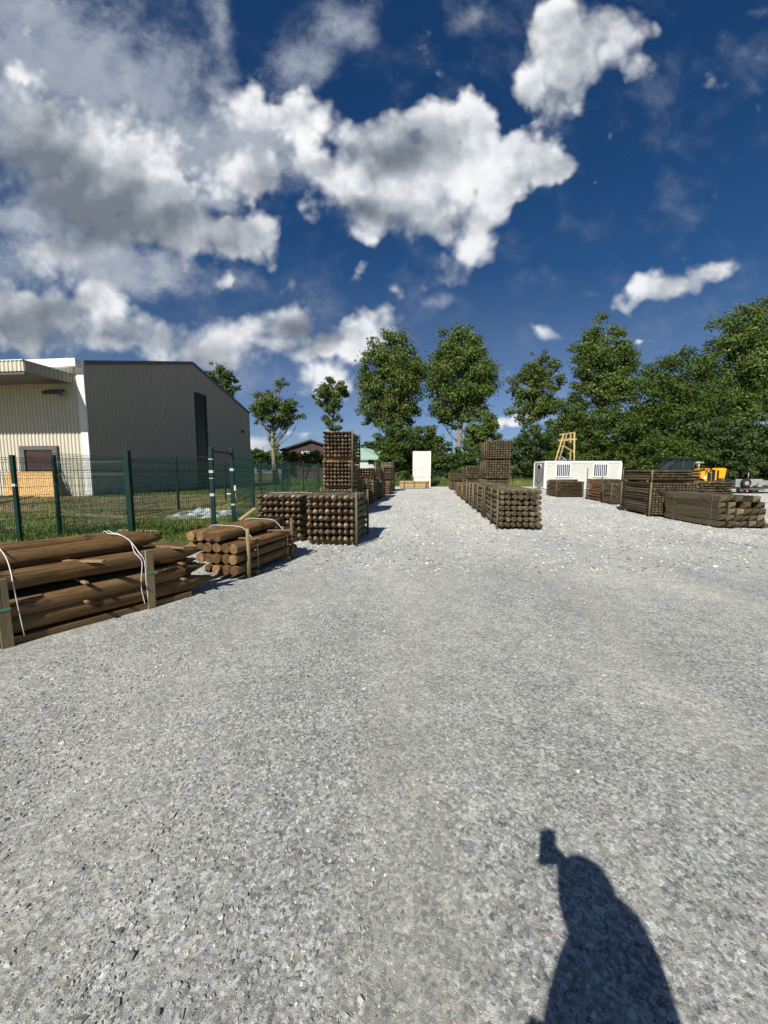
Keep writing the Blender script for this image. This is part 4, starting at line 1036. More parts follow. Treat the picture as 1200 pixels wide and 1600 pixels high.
# ------------------------------------------------------------------ cabin, high seat, telehandler, trailer
def wheel(parent, x, y, z, r, w_, rim='alu', axis='y'):
    """wheel with its axle along local x or y"""
    t = MB(); n = 24; prof = [(-.42, .5), (-.5, .7), (-.46, .95), (-.3, 1.0), (.3, 1.0), (.46, .95), (.5, .7), (.42, .5)]
    V = []; Fs = []
    for i in range(n):
        a = 2 * math.pi * i / n
        for k, (u, rr) in enumerate(prof):
            c_, s_ = math.cos(a) * r * rr, math.sin(a) * r * rr
            V.append((c_, u * w_, s_) if axis == 'y' else (u * w_, c_, s_))
    m = len(prof)
    for i in range(n):
        i2 = (i + 1) % n
        for k in range(m - 1): Fs.append((i * m + k, i2 * m + k, i2 * m + k + 1, i * m + k + 1))
    t.add(V, Fs, 0, True)
    for i in range(n):                                   # tread blocks
        a = 2 * math.pi * i / n; ax = Vector((math.cos(a), 0, math.sin(a))) if axis == 'y' else Vector((0, math.cos(a), math.sin(a)))
        rot = Matrix.Rotation(-a, 3, 'Y') if axis == 'y' else Matrix.Rotation(a, 3, 'X')
        t.box(ax * r, (.03, w_ * .8, .04) if axis == 'y' else (w_ * .8, .03, .04), rot)
    wh = t.build('wheel', M['rubber'], parent); wh.location = (x, y, z)
    h = MB(); s = Vector((0, 1, 0)) if axis == 'y' else Vector((1, 0, 0))
    h.tube([-s * w_ * .42, -s * w_ * .3, s * w_ * .3, s * w_ * .42], [r * .56, r * .46, r * .46, r * .56], 20, cap=False); h.tube([-s * w_ * .32, s * w_ * .32], r * .45, 20); h.tube([-s * w_ * .48, s * w_ * .48], r * .2, 10)
    h.build('rim', M[rim], wh)
    return wh
def build_cabin():
    Y = 36.0; x0, x1 = atY(850.5, 760, Y).x, atY(968, 760, Y).x; H = atY(900, 720.5, Y).z; L = x1 - x0; D_ = 2.45
    C = thing('site_cabin', 'white site cabin with two barred windows and a grey end door', 'cabin', (x0, Y, 0))
    zb = .12
    MB().box((L / 2, D_ / 2, (H + zb) / 2), (L, D_, H - zb - .24)).build('wall', M['cabin'], C)
    e = MB().box((-.015, D_ / 2, (H + zb) / 2), (.03, D_ - .1, H - zb - .26)).build('end_wall', M['cabinend'], C)
    m = MB().box((L / 2, D_ / 2, H - .07), (L + .1, D_ + .1, .16)); m.build('roof_edge', M['white'], C, .02)
    MB().box((L / 2, D_ / 2, zb + .02), (L + .06, D_ + .06, .16)).build('base_frame', M['white'], C)
    m = MB()
    for x in (0, L):
        for y in (0, D_): m.box((x, y, H / 2), (.16, .16, H - .3))
    m.build('corner_post', M['white'], C)
    m = MB()
    for x in np.arange(1.15, L - .3, 1.15): m.box((x, -.012, H / 2), (.05, .026, H - .5))
    m.build('panel_joint', M['cabin'], C)
    for pa, pb in ((868, 891), (926, 949)):
        a, b = atY(pa, 740, Y).x - x0, atY(pb, 740, Y).x - x0; zt, z0 = atY(0, 724.2, Y).z, atY(0, 745.5, Y).z
        f = MB(); cw = b - a
        f.box(((a + b) / 2, -.03, zt - .045), (cw, .1, .09)).box(((a + b) / 2, -.03, z0 + .045), (cw, .1, .09)); f.box((a + .045, -.03, (zt + z0) / 2), (.09, .1, zt - z0 - .18)).box((b - .045, -.03, (zt + z0) / 2), (.09, .1, zt - z0 - .18))
        wn = f.build('window', M['white'], C)
        MB().box(((a + b) / 2, -.02, (zt + z0) / 2), (cw - .17, .03, zt - z0 - .17)).build('pane', M['navy'], wn)
        br = MB()
        for k in range(1, 7): br.box((a + .09 + (cw - .18) * k / 7, -.07, (zt + z0) / 2), (.05, .03, zt - z0 - .17))
        br.build('bars', M['white'], wn)
    d = MB().box((-.06, D_ * .45, 1.12), (.05, .95, 2.0)).build('door', M['cabinend'], C)
    MB().box((-.095, D_ * .45, 1.2), (.03, .05, .12)).build('handle', M['black'], d)
    m = MB().box((-.05, D_ * .5, 2.12), (.05, .9, .55)); sw = m.build('end_window', M['white'], C)
    MB().box((-.085, D_ * .5, 2.12), (.03, .55, .38)).build('pane', M['glass'], sw)
    pts = [(-.1, .35, 1.9), (-.12, .4, 1.2), (-.1, .9, .65), (-.1, 1.5, .7), (-.1, 1.8, 1.0)]
    MB().tube(spline(pts, 6), .018, 6).build('cable', M['black'], C)
    q = atY(857, 726, Y); MB().box((q.x - x0 + .05, -.015, q.z), (.4, .03, .14)).build('plate', M['white'], C)
build_cabin()
def build_seat():
    Y = 43.5; o0 = atY(885, 720, Y); T = thing('wooden_high_seat', 'pale wooden ladder tower rising behind the white cabin', 'tower', (o0.x, Y, 0))
    q = lambda px, py, dy=0: Vector((atY(px, py, Y + dy).x - o0.x, dy, atY(px, py, Y + dy).z))
    def ext(a, b): d = b - a; t = -a.z / d.z; return a + d * t
    lad = [(q(880.5, 679), q(867.5, 721)), (q(885.5, 679), q(873, 721))]
    for a, b in lad: MB().tube([a, ext(a, b)], .09, 8).build('ladder_rail', M['newwood'], T)
    for k in range(9):
        f = .12 + k * .105; p0 = lad[0][0].lerp(ext(*lad[0]), f); p1 = lad[1][0].lerp(ext(*lad[1]), f)
        MB().tube([p0 + (p0 - p1) * .15, p1], .05, 6).build('rung', M['newwood'], T)
    for px, dy in ((891.5, 1.2), (897.5, 0)):
        a, b = q(px, 676, dy), q(px - .5, 720, dy); MB().tube([a, ext(a, b)], .09, 8).build('leg', M['newwood'], T)
    for a, b in ((q(874, 679.3), q(898.5, 675.5)), (q(873, 688.5), q(901, 686.2)), (q(880, 696.5), q(897, 706.5))):
        MB().beam(a, b, .09, .15).build('crossbar', M['newwood'], T)
    MB().box(((q(886, 687)).x, .6, q(886, 687).z + .1), (1.4, 1.1, .06)).build('platform', M['newwood'], T)
build_seat()
def build_telehandler():
    Y = 24.0; X = lambda px: atY(px, 735, Y).x; Z = lambda py: atY(1090, py, Y).z
    o = Vector((X(1040), Y, 0)); T = thing('telehandler', 'yellow telehandler with dark cab parked behind the rail bundles', 'telehandler', o)
    x = lambda px: X(px) - o.x
    # engine body with sloping tail, as a bevelled prism
    xl, xr = x(1083), x(1138); zt, zb = Z(731.5), .75
    prof = [(x(1080), 0, Z(744)), (x(1085), 0, Z(734.5)), (x(1108), 0, Z(732)), (x(1130), 0, Z(731.2)), (x(1136), 0, Z(732)), (x(1133.5), 0, Z(752)), (x(1128), 0, .8), (x(1082), 0, .8)]
    MB().prism(prof, (0, 1.0, 0)).build('body', M['yellow'], T, .05)
    MB().box((x(1092) + .1, 1.2, .95), (5.2, 1.0, .5)).build('chassis', M['black'], T, .03)
    # grille slots and vents
    MB().box((x(1108.5), -.02, Z(746)), (.2, .05, .6)).build('vent', M['black'], T); MB().box((x(1114.8), -.025, Z(744.5)), (.18, .05, .85)).build('vent', M['black'], T)
    MB().box((x(1121.8), -.02, Z(744.5)), (.10, .05, .75)).build('vent', M['black'], T)
    MB().box((x(1129), -.02, Z(748)), (.45, .03, .05)).build('badge', M['black'], T)
    MB().tube([(x(1102), -.03, Z(746.5)), (x(1102), .02, Z(746.5))], .09, 10).build('reflector', M['white'], T)
    MB().beam((x(1084), -.03, Z(735.8)), (x(1101), -.03, Z(733.6)), .03, .1).build('stripe', M['black'], T)
    cu = bpy.data.curves.new('lettering', 'FONT'); cu.body = 'JCB'; cu.size = .30; cu.extrude = .012; cu.shear = .25; cu.offset = .006
    tmp = bpy.data.objects.new('tmp', cu); COL.objects.link(tmp); bpy.context.view_layer.update()
    me = bpy.data.meshes.new_from_object(tmp.evaluated_get(bpy.context.evaluated_depsgraph_get())); bpy.data.objects.remove(tmp)
    me.materials.clear(); me.materials.append(M['black']); l = link('lettering', me, T); l.location = (x(1102.2), -.012, Z(739.3)); l.rotation_euler = (R(90), R(-16), 0)
    # cab
    c0, c1 = x(1044), x(1084.5); zc, zt = Z(740), Z(717)
    body = [(c0 + .02, .05, .85), (c1, .05, .85), (c1, .05, zt - .12), (c1 - .1, .05, zt), (c0 + .55, .05, zt), (c0 + .05, .05, Z(733))]
    cab = MB().prism([(a, .10, c) for a, b, c in [(c0 + .03, 0, .85), (c1 - .03, 0, .85), (c1 - .03, 0, zt - .1), (c0 + .57, 0, zt - .1), (c0 + .08, 0, Z(733))]], (0, .9, 0)).build('cab_glass', M['cabglass'], T)
    fr = MB(); K = [(c0, Z(742)), (c0 + .05, Z(733)), (c0 + .55, zt), (c1 - .05, zt), (c1, zt - .12), (c1, Z(744))]
    for y in (.06, 1.04):
        for (a, b), (c_, d_) in zip(K[:-1], K[1:]): fr.tube([(a, y, b), (c_, y, d_)], .055, 6)
        fr.tube([(c0 + .95, y, zt), (c0 + .92, y, .9)], .05, 6)
    fr.box(((c0 + c1) / 2 + .25, .55, zt + .03), (c1 - c0 - .55, 1.1, .10)); fr.build('cab_frame', M['black'], T)
    MB().prism([(c0 - .05, .04, .7), (c1 + .02, .04, .7), (c1 + .02, .04, Z(742)), (c0 - .05, .04, Z(742))], (0, 1.02, 0)).build('cab_base', M['black'], T)
    MB().box((c0 + 1.2, .5, Z(737)), (.45, .5, .9)).build('seat', M['black'], T)
    MB().beam((c1 + .7, 1.35, Z(734)), (c0 - .9, 1.35, .95), .32, .36).build('boom', M['yellow'], T, .03)
    MB().box((c0 - .95, 1.35, .6), (.25, 1.2, .8)).build('fork_carriage', M['black'], T)
    for px in (1052, 1126):
        for yy in (-.05, 2.1): wheel(T, x(px), yy + .2, .58, .58, .42, 'yellow')
    MB().tube([(x(1100), .7, Z(722.5)), (x(1113), .7, Z(722.2))], .06, 8).tube([(x(1106), .72, Z(722)), (x(1106), .72, Z(734))], .05, 8).build('exhaust_stack', M['alu'], T)
    fd = MB()
    for k in range(7):
        a0, a1 = math.pi * k / 7 + .1, math.pi * (k + 1) / 7 + .1; cx = x(1086)
        fd.beam((cx + .68 * math.cos(a0), -.03, .6 + .68 * math.sin(a0)), (cx + .68 * math.cos(a1), -.03, .6 + .68 * math.sin(a1)), .38, .04)
    fd.build('mudguard', M['black'], T)
build_telehandler()
def build_trailer():
    Y = 29.0; X = lambda px: atY(px, 760, Y).x; Z = lambda py: atY(1160, py, Y).z; o = Vector((X(1136), Y, 0))
    T = thing('flatbed_trailer', 'low grey flatbed trailer with an upright spare wheel at the right edge', 'trailer', o); x = lambda px: X(px) - o.x
    MB().box(((x(1149) + x(1191)) / 2, .02, (Z(748.5) + Z(761)) / 2), (x(1191) - x(1149), .06, Z(748.5) - Z(761))).build('side_board', M['alu'], T, .01)
    MB().box((2.6, 1.2, Z(761) - .08), (5.4, 2.3, .12)).build('bed', M['steel'], T, .01)
    m = MB().box((.65, .25, Z(753)), (1.2, .4, .3)); m.box((.7, .15, Z(757.5)), (1.3, .3, .12)); m.build('winch_box', M['steel'], T, .02)
    MB().beam((.2, .9, .45), (-1.6, 1.2, .4), .12, .12).build('drawbar', M['black'], T)
    wheel(T, x(1162), -.16, Z(754.6), .33, .2)
    for xx in (2.4, 3.3): wheel(T, xx - 1.2, .1, .32, .32, .24)
    MB().tube([(x(1166.5), -.05, Z(750)), (x(1167), -.05, Z(738.5))], .035, 8).build('pole', M['wire'], T)
    MB().tube([(x(1178), -.08, Z(763)), (x(1183), -.08, Z(754.5))], .03, 6).tube([(x(1172), -.08, Z(763)), (x(1178), -.08, Z(759))], .03, 6).build('lever', M['black'], T)
    MB().box((x(1176), -.05, Z(764)), (1.6, .2, .16)).build('clutter_rail', M['rail'], T)
    G = thing('guard_rail', 'grey metal guard rail beyond the trailer at the right edge', 'guard rail', (0, 0, 0))
    gx0, gx1 = atY(1090, 750, 33).x, atY(1300, 750, 33).x; zc = atY(1180, 754.5, 33).z
    r_ = MB()
    for dz in (-.12, 0, .12): r_.tube([(gx0, 33, zc + dz), (gx1, 33, zc + dz)], .085, 8)
    r_.build('rail', M['alu'], G)
    for k in range(6): MB().box((gx0 + 1 + k * 2, 33.12, zc / 2), (.1, .1, zc + .2)).build('post', M['alu'], G)
build_trailer()

# ------------------------------------------------------------------ trees
def tree(name, label, px, Y, lobes, trunk_r, leaf, nleaf, lsize, bark='bark', cat='tree', group=None, seed=0, nclump=90, trunk_px=None, lean=0.0, spread=.55, fork=.45, branches=True, flat=1.0):
    """lobes: (px, py, rx_px, ry_px) outlines of the crown masses at depth Y"""
    rg = np.random.default_rng(seed); base = atY(trunk_px or px, 760, Y); base.z = 0
    T = thing(name, label, cat, base, 0, group); k = Y / F
    L = []
    for lx, ly, rx, ry in lobes:
        c_ = atY(lx, ly, Y) - base; L.append((np.array([c_.x, 0.0, c_.z]), rx * k, ry * k))
    nleaf = int(nleaf * 1.8); nclump = int(nclump * 1.5)
    vol = np.array([(l[1] ** 2 * l[2]) ** .7 for l in L]); vol /= vol.sum()
    cl = []; cr = []
    for (c_, rx, rz), v in zip(L, vol):
        n = max(3, int(nclump * v)); d = rg.normal(size=(n, 3)); d /= np.linalg.norm(d, axis=1)[:, None]
        rad = rg.uniform(.2, 1.0, n) ** .55 * .97
        cl.append(c_ + d * rad[:, None] * np.array([rx, rx * .85 * flat, rz])); cr.append(np.full(n, (rx * rx * rz) ** (1 / 3)) * rg.uniform(.11, .31, n))
    cl = np.concatenate(cl); cr = np.concatenate(cr); nc = len(cl)
    wts = cr ** 2; wts /= wts.sum(); idx = rg.choice(nc, nleaf, p=wts)
    d = rg.normal(size=(nleaf, 3)); d /= np.linalg.norm(d, axis=1)[:, None]
    rad = rg.random(nleaf) ** .45
    P_ = cl[idx] + d * (rad * cr[idx])[:, None] * np.array([1.15, 1.15, .8]) + rg.normal(0, .1, (nleaf, 3)) * cr[idx][:, None]
    stray = rg.random(nleaf) < .10; P_[stray] += rg.normal(0, .55, (stray.sum(), 3)) * cr[idx][stray][:, None]
    P_[:, 2] = np.maximum(P_[:, 2], .15)
    nrm = d * 1.0 + rg.normal(size=(nleaf, 3)) * .5 + np.array([0, 0, .25]); nrm /= np.linalg.norm(nrm, axis=1)[:, None]
    t = np.cross(nrm, rg.normal(size=(nleaf, 3))); t /= np.linalg.norm(t, axis=1)[:, None]; b = np.cross(nrm, t)
    s = lsize * .70 * rg.uniform(.55, 1.4, nleaf)[:, None]
    V = np.stack([P_ - t * s, P_ + b * s * .55 + nrm * s * .15, P_ + t * s, P_ - b * s * .55 + nrm * s * .15], 1)
    Fc = np.arange(nleaf * 4).reshape(-1, 4)
    link('crown', npmesh('crown', V.reshape(-1, 3), Fc, M[leaf]), T)
    topz = max(c_[2] + rz for c_, rx, rz in L); botz = min(c_[2] - rz for c_, rx, rz in L)
    main = max(L, key=lambda l: l[1] ** 2 * l[2])[0]
    m = MB(); pts = []; rr = []
    zt = topz * .9; cxm = main[0]
    for i in range(9):
        f = i / 8; z = zt * f; x = cxm * min(1, f * 1.4) ** 1.5 + math.sin(f * 5 + seed) * trunk_r * .6
        pts.append((x, math.sin(f * 4 + seed * 2) * trunk_r * .4, z)); rr.append(trunk_r * (1.25 if i == 0 else 1) * (1 - f) ** .8 + .03)
    m.tube(pts, rr, 9)
    if branches:
        A_ = np.array(pts)
        for i in rg.choice(nc, min(nc, 46), replace=False):
            q = cl[i]; zb = max(botz * .75, q[2] - np.linalg.norm(q[:2] - A_[4][:2]) * rg.uniform(.8, 1.5) - .5)
            zb = min(max(zb, zt * .2, (botz + .15 * (topz - botz)) if q[2] > botz + .15 * (topz - botz) else 0), zt * .93); f = zb / zt * 8; a = int(min(f, 7)); s0 = A_[a] + (A_[a + 1] - A_[a]) * (f - a)
            r0 = trunk_r * (1 - zb / zt) ** .8 * .34 + .02
            mid = s0 * .5 + q * .5 + np.array([rg.normal(0, .25), rg.normal(0, .25), -.08 * np.linalg.norm(q - s0)])
            m.tube([s0, mid, q], [r0, r0 * .65, .018], 5)
    m.build('trunk', M[bark], T)
    return T
G_T = 'tall plane trees in a row behind the yard'; G_S = 'sparse trees behind the hall'; G_U = 'leafy bushes under the plane trees'
tree('plane_tree', 'tree crown peeking over the sloping roof of the hall', 345, 62, [(338, 590, 24, 26), (358, 600, 20, 24), (345, 640, 24, 40)], .28, 'leaf_far', 5200, .26, group=G_S, seed=1, nclump=60)
tree('plane_tree', 'sparse forked tree with a thin crown just right of the hall', 427, 58, [(412, 632, 24, 24), (440, 618, 22, 24), (428, 645, 40, 26), (455, 640, 20, 22), (400, 650, 16, 14), (434, 690, 13, 30)], .34, 'leaf_far', 4600, .24, group=G_S, seed=2, nclump=62, trunk_px=429, bark='palebark')
tree('plane_tree', 'small round airy tree above the tall triple stack', 516, 60, [(520, 612, 26, 22), (506, 622, 18, 22), (534, 618, 16, 20), (518, 650, 18, 34)], .30, 'leaf_far', 4000, .24, group=G_S, seed=3, nclump=58)
tree('plane_tree', 'tall dense plane tree, left one of the pair near the middle', 608, 57, [(612, 550, 34, 34), (612, 595, 50, 46), (590, 570, 26, 34), (634, 585, 28, 40), (608, 640, 46, 28), (584, 648, 26, 20), (634, 648, 24, 22)], .42, 'leaf_plane', 21000, .25, group=G_T, seed=4, nclump=270, bark='palebark', trunk_px=604)
tree('plane_tree', 'tall broad plane tree with a pale trunk, right one of the pair near the middle', 718, 57, [(720, 543, 40, 36), (722, 590, 56, 50), (695, 575, 28, 36), (748, 585, 30, 42), (716, 640, 46, 22), (688, 632, 24, 26), (748, 638, 24, 24), (718, 655, 32, 16)], .42, 'leaf_plane', 21000, .25, group=G_T, seed=5, nclump=270, bark='palebark', trunk_px=714)
tree('plane_tree', 'smaller plane tree with an uneven crown right of the middle pair', 832, 62, [(845, 580, 26, 34), (820, 600, 26, 34), (856, 610, 26, 38), (832, 635, 40, 24), (806, 615, 18, 16)], .36, 'leaf_plane', 9000, .25, group=G_T, seed=6, nclump=110, bark='palebark', trunk_px=828)
tree('plane_tree', 'tall pointed plane tree above the right part of the cabin', 942, 55, [(948, 528, 34, 34), (945, 570, 50, 44), (918, 560, 30, 40), (975, 575, 30, 40), (938, 615, 56, 26)], .42, 'leaf_plane', 15000, .25, group=G_T, seed=7, nclump=170, bark='palebark', trunk_px=930)
tree('plane_tree', 'largest tree at the right edge, rising above all the others', 1165, 48, [(1150, 520, 44, 42), (1185, 530, 50, 60), (1130, 565, 42, 48), (1180, 600, 60, 60), (1140, 640, 50, 40), (1210, 560, 50, 80)], .5, 'leaf_plane', 21000, .24, group=G_T, seed=8, nclump=210, bark='palebark', trunk_px=1160)
tree('broadleaf_tree', 'dense dark green tree left of the largest tree', 1055, 46, [(1060, 590, 46, 44), (1035, 620, 48, 50), (1085, 620, 46, 56), (1055, 670, 66, 56)], .35, 'leaf_bush', 19000, .22, group=G_U, seed=9, nclump=190)
def bush(label, px, Y, lobes, n, leaf='leaf_bush', seed=0, ls=.2, nc=90):
    tree('bush', label, px, Y, lobes, .14, leaf, n, ls, cat='bush', group=G_U, seed=seed, nclump=nc)
bush('bright bush beside the mint green roof', 612, 47, [(606, 700, 22, 34), (622, 690, 22, 32), (612, 725, 26, 28)], 7000, seed=20)
bush('rounded bush left of the white block stack', 638, 49, [(640, 690, 24, 30), (632, 720, 24, 30)], 5500, seed=21)
bush('bush directly behind the white block stack', 668, 50, [(662, 690, 22, 26), (680, 695, 20, 28), (668, 725, 30, 26)], 6500, seed=22)
bush('bush at the foot of the pale trunk', 702, 49, [(692, 712, 18, 28), (722, 720, 18, 26), (705, 733, 26, 18)], 6000, seed=23)
bush('young tree between the pale trunk and the tall right stack', 750, 51, [(752, 668, 24, 30), (742, 690, 22, 30), (765, 690, 20, 26)], 6500, 'leaf_plane', seed=24)
bush('dark bush behind the tall right stack', 760, 48, [(745, 720, 26, 26), (775, 715, 24, 28)], 6000, 'leaf_dark', seed=25)
bush('dark bush behind the left end of the cabin', 820, 50, [(808, 715, 26, 36), (830, 700, 24, 40), (822, 730, 34, 26)], 8000, 'leaf_dark', seed=26)
bush('tall bush behind the ladder tower', 868, 51, [(862, 690, 28, 42), (885, 670, 28, 42), (870, 720, 36, 34)], 10000, seed=27, nc=110)
bush('leafy bush behind the middle of the cabin', 920, 50, [(910, 680, 30, 36), (935, 670, 30, 40), (922, 715, 40, 36)], 11000, seed=28, nc=120)
bush('wide bush behind the right end of the cabin', 980, 46, [(970, 675, 34, 42), (995, 680, 34, 50), (982, 720, 44, 34)], 12000, seed=29, nc=130)
bush('low dark bush behind the telehandler cab', 1050, 42, [(1030, 715, 36, 34), (1065, 715, 36, 34)], 9000, 'leaf_bush', seed=30, nc=100)
bush('dark bush between the telehandler and the trailer', 1115, 42, [(1105, 690, 36, 44), (1130, 700, 34, 46), (1118, 735, 44, 22)], 11500, 'leaf_dark', seed=31, nc=100)
bush('dark hedge bush behind the trailer at the right edge', 1185, 41, [(1165, 700, 34, 42), (1195, 690, 36, 50), (1215, 700, 34, 44), (1190, 735, 60, 22)], 13000, 'leaf_dark', seed=32, nc=110)
bush('dark distant bush above the mint green roof', 577, 80, [(572, 700, 14, 10), (590, 697, 14, 12)], 2500, 'leaf_dark', seed=33, nc=40)
bush('rounded bush at the right foot of the hall', 405, 62, [(402, 715, 16, 16), (415, 722, 14, 14)], 3500, seed=34, nc=50)
bush('low hedge bush left of the brown hall', 436, 64, [(430, 720, 20, 14), (448, 717, 18, 14)], 3000, 'leaf_far', seed=35, nc=50)
bush('low hedge bush in front of the brown hall sign', 478, 66, [(465, 717, 20, 14), (490, 717, 22, 14)], 3400, 'leaf_far', seed=36, nc=50)
bush('low hedge bush right of the tall triple stack', 565, 62, [(560, 728, 14, 10), (580, 730, 14, 9)], 2400, 'leaf_bush', seed=37, nc=40)

# ------------------------------------------------------------------ the photographer (seen by the shadow on the gravel)
def skin_mesh(name, verts, edges, mats, sub=2):
    me = bpy.data.meshes.new(name); bm = bmesh.new(); lay = bm.verts.layers.skin.verify()
    vs = []
    for i, (x, y, z, r_) in enumerate(verts):
        v = bm.verts.new((x, y, z)); v[lay].radius = (r_ if isinstance(r_, tuple) else (r_, r_)); v[lay].use_root = (i == 0); vs.append(v)
    for a, b in edges: bm.edges.new((vs[a], vs[b]))
    bm.to_mesh(me); bm.free()
    o = bpy.data.objects.new('tmp', me); COL.objects.link(o)
    o.modifiers.new('s', 'SKIN').use_smooth_shade = True
    s = o.modifiers.new('u', 'SUBSURF'); s.levels = sub; s.render_levels = sub
    bpy.context.view_layer.update()
    res = bpy.data.meshes.new_from_object(o.evaluated_get(bpy.context.evaluated_depsgraph_get())); bpy.data.objects.remove(o)
    res.materials.clear()
    for m in (mats if isinstance(mats, (list, tuple)) else [mats]): res.materials.append(m)
    for p_ in res.polygons: p_.use_smooth = True
    return res
def join_meshes(name, lst, mats):
    bm = bmesh.new()
    for me in lst: bm.from_mesh(me)
    out = bpy.data.meshes.new(name); bm.to_mesh(out); bm.free()
    for m in mats: out.materials.append(m)
    for p_ in out.polygons: p_.use_smooth = True
    return out
def build_person():
    px, py, th_ = .085, -.27, R(57)
    P_ = thing('person', 'person in a dark shirt holding up a phone, cast as the shadow on the gravel', 'person', (px, py, 0), th_)
    Rm = Matrix.Rotation(-th_, 3, 'Z')
    Lw = lambda x, y, z: Rm @ Vector((x - px, y - py, z))                # world -> body frame
    hc = Lw(.008, -.255, 0)
    def Hd(x, y, z, r_): q = hc + Rm @ Vector((x, y, 0)); return (q.x, q.y, z, r_)
    ph = Vector((-.024, -.0125, 1.545))                                   # phone centre, world
    wr = Lw(ph.x + .075, ph.y - .075, ph.z - .115)
    S = [(0, 0, .96, (.15, .12)), (0, -.005, 1.08, (.14, .12)), (0, -.01, 1.22, (.15, .13)), (0, -.015, 1.36, (.14, .11)), (hc.x * .5, hc.y * .5 - .01, 1.45, .075), (hc.x * .85, hc.y * .85, 1.52, .06),
         Hd(0, .01, 1.54, .068), Hd(0, .008, 1.60, .078), Hd(0, -.005, 1.655, .066), Hd(0, .094, 1.585, .015), Hd(0, .074, 1.532, .028), Hd(.084, -.005, 1.59, .017), Hd(-.084, -.005, 1.59, .017),
         (.16, -.01, 1.40, .06), (.205, .02, 1.20, .047), (wr.x, wr.y, wr.z, .03),
         (-.16, -.01, 1.40, .06), (-.215, .04, 1.16, .047), (-.10, .20, 1.10, .032),
         (.095, 0, .88, .092), (.105, .01, .50, .060), (.11, -.02, .09, .040), (-.095, 0, .88, .092), (-.105, .015, .50, .060), (-.11, -.02, .09, .040), (.11, .10, .035, .038), (-.11, .10, .035, .038)]
    E = [(0, 1), (1, 2), (2, 3), (3, 4), (4, 5), (5, 6), (6, 7), (7, 8), (7, 9), (6, 10), (7, 11), (7, 12), (3, 13), (13, 14), (14, 15), (3, 16), (16, 17), (17, 18),
         (0, 19), (19, 20), (20, 21), (0, 22), (22, 23), (23, 24), (21, 25), (24, 26)]
    parts = [skin_mesh('b', S, E, M['skin'])]
    def handm(wrist, pal, fingers):
        V = [(*wrist, .028), (*((Vector(wrist) + Vector(pal)) / 2), .032), (*pal, .029)]; parts.append(skin_mesh('p', V, [(0, 1), (1, 2)], M['skin']))
        for f in fingers:
            V = [(*q, r_) for q, r_ in zip(f, (.0095, .009, .008, .007))]; parts.append(skin_mesh('f', V, [(i, i + 1) for i in range(len(V) - 1)], M['skin'], 1))
    pal = Lw(ph.x + .052, ph.y - .035, ph.z - .055); fs = []
    for k in range(4):
        zz = ph.z - .078 + .021 * k
        fs.append([Lw(ph.x + .054, ph.y - .03, zz - .006), Lw(ph.x + .050, ph.y - .004, zz), Lw(ph.x + .040, ph.y + .0125, zz), Lw(ph.x + .016 - .004 * (k % 2), ph.y + .0125, zz - .002)])
    fs.append([Lw(ph.x + .048, ph.y - .04, ph.z - .035), Lw(ph.x + .034, ph.y - .026, ph.z - .012), Lw(ph.x + .02, ph.y - .017, ph.z + .004), Lw(ph.x + .006, ph.y - .014, ph.z + .012)])
    handm(wr, pal, fs)
    lw = Vector((-.10, .20, 1.10)); lp = Vector((-.04, .225, 1.09)); fs = []
    for k in range(4):
        a = lp + Vector((.02, .004, .024 - .016 * k)); fs.append([a, a + Vector((.034, -.004, 0)), a + Vector((.06, -.014, -.002)), a + Vector((.078 - .005 * abs(k - 1), -.026, -.004))])
    fs.append([lp + Vector((-.005, .005, .025)), lp + Vector((.015, .008, .045)), lp + Vector((.035, .004, .055)), lp + Vector((.05, -.004, .058))])
    handm(lw, lp, fs)
    link('body', join_meshes('body', parts, [M['skin']]), P_)
    we = Vector((.205, .02, 1.20)).lerp(wr, .72)
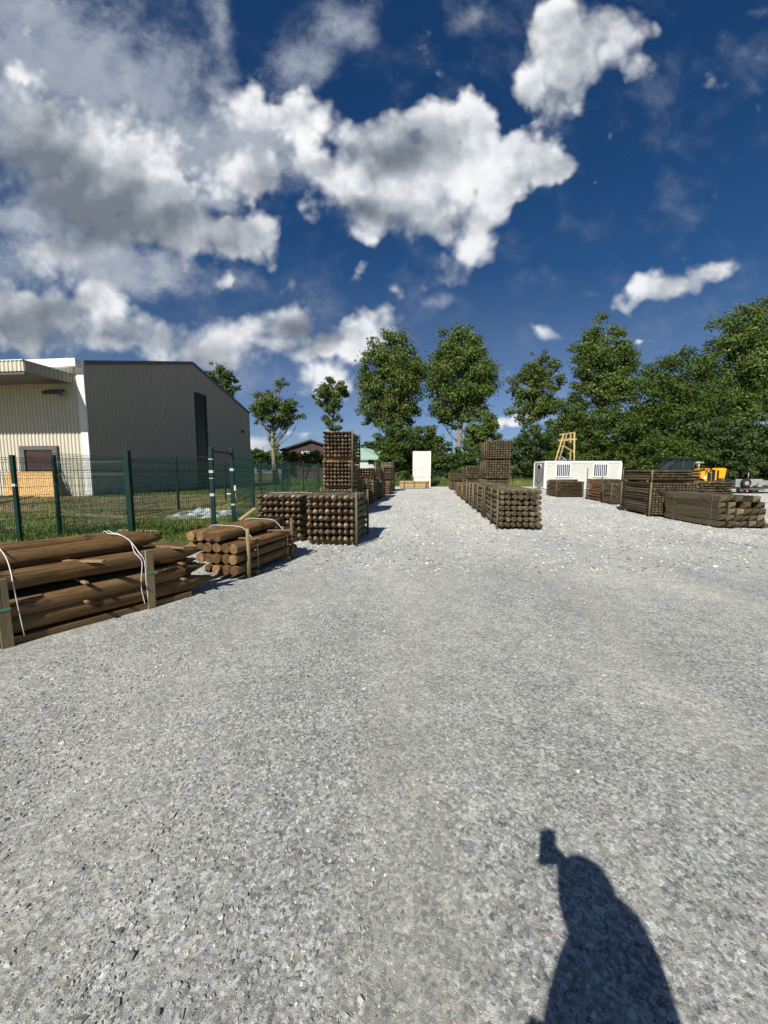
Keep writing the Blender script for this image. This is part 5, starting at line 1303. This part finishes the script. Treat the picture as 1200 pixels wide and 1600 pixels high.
    T = [(0, 0, .93, (.165, .145)), (0, .01, 1.08, (.17, .22)), (0, 0, 1.22, (.17, .205)), (0, -.03, 1.34, (.155, .135)), (hc.x * .6, hc.y * .6 - .01, 1.44, .07), 
         (.165, -.02, 1.40, .072), (.207, .02, 1.20, .058), (we.x, we.y, we.z, .043), (-.165, -.01, 1.40, .074), (-.218, .04, 1.16, .06), (-.13, .165, 1.115, .044), (hc.x * .95, hc.y * .95 - .005, 1.50, .066), (0, -.085, 1.35, .085)]
    link('shirt', skin_mesh('shirt', T, [(0, 1), (1, 2), (2, 3), (3, 4), (3, 5), (5, 6), (6, 7), (3, 8), (8, 9), (9, 10), (4, 11), (3, 12)], M['shirt']), P_)
    T = [(0, 0, .94, (.16, .13)), (.097, 0, .86, .105), (.107, .01, .50, .078), (.112, -.02, .10, .062), (-.097, 0, .86, .105), (-.107, .015, .50, .078), (-.112, -.02, .10, .062)]
    link('trousers', skin_mesh('trousers', T, [(0, 1), (1, 2), (2, 3), (0, 4), (4, 5), (5, 6)], M['trousers']), P_)
    hz = [1.50, 1.54, 1.58, 1.62, 1.66, 1.69, 1.71, 1.725, 1.731]; hr = [.074, .090, .102, .108, .104, .088, .067, .040, .008]
    MB().tube([Hd(0, -.022 + .012 * (z > 1.64), z, 0)[:3] for z in hz], hr, 16).build('hair', M['hair'], P_)
    for s_ in (-1, 1):
        T = [(s_ * .11, -.05, .045, .042), (s_ * .11, .04, .04, .043), (s_ * .115, .15, .032, .036)]
        link('shoe', skin_mesh('shoe', T, [(0, 1), (1, 2)], M['shoe']), P_)
        a, b = Hd(s_ * .032, .074, 1.60, 0)[:3], Hd(s_ * .032, .086, 1.60, 0)[:3]
        MB().tube([a, b], [.012, .006], 8).build('eye', M['white'], P_)
    MB().tube([Hd(-.024, .078, 1.548, 0)[:3], Hd(0, .086, 1.546, 0)[:3], Hd(.024, .078, 1.548, 0)[:3]], .006, 6).build('mouth', M['shutter'], P_)
    # phone, held by the person but its own thing; its back just behind the lens
    Ph = thing('phone', 'phone held upright in the hand of the person', 'phone', (0, 0, 0))
    rot = Matrix.Rotation(-PITCH, 3, 'X')
    ctr = Vector((-.024, -.0085, EYE - .055))
    MB().box(ctr, (.075, .008, .15), rot).build('case', M['black'], Ph, .003)
    MB().box(ctr + Vector((0, -.0046, 0)), (.068, .0012, .142), rot).build('screen', M['glass'], Ph)
build_person()
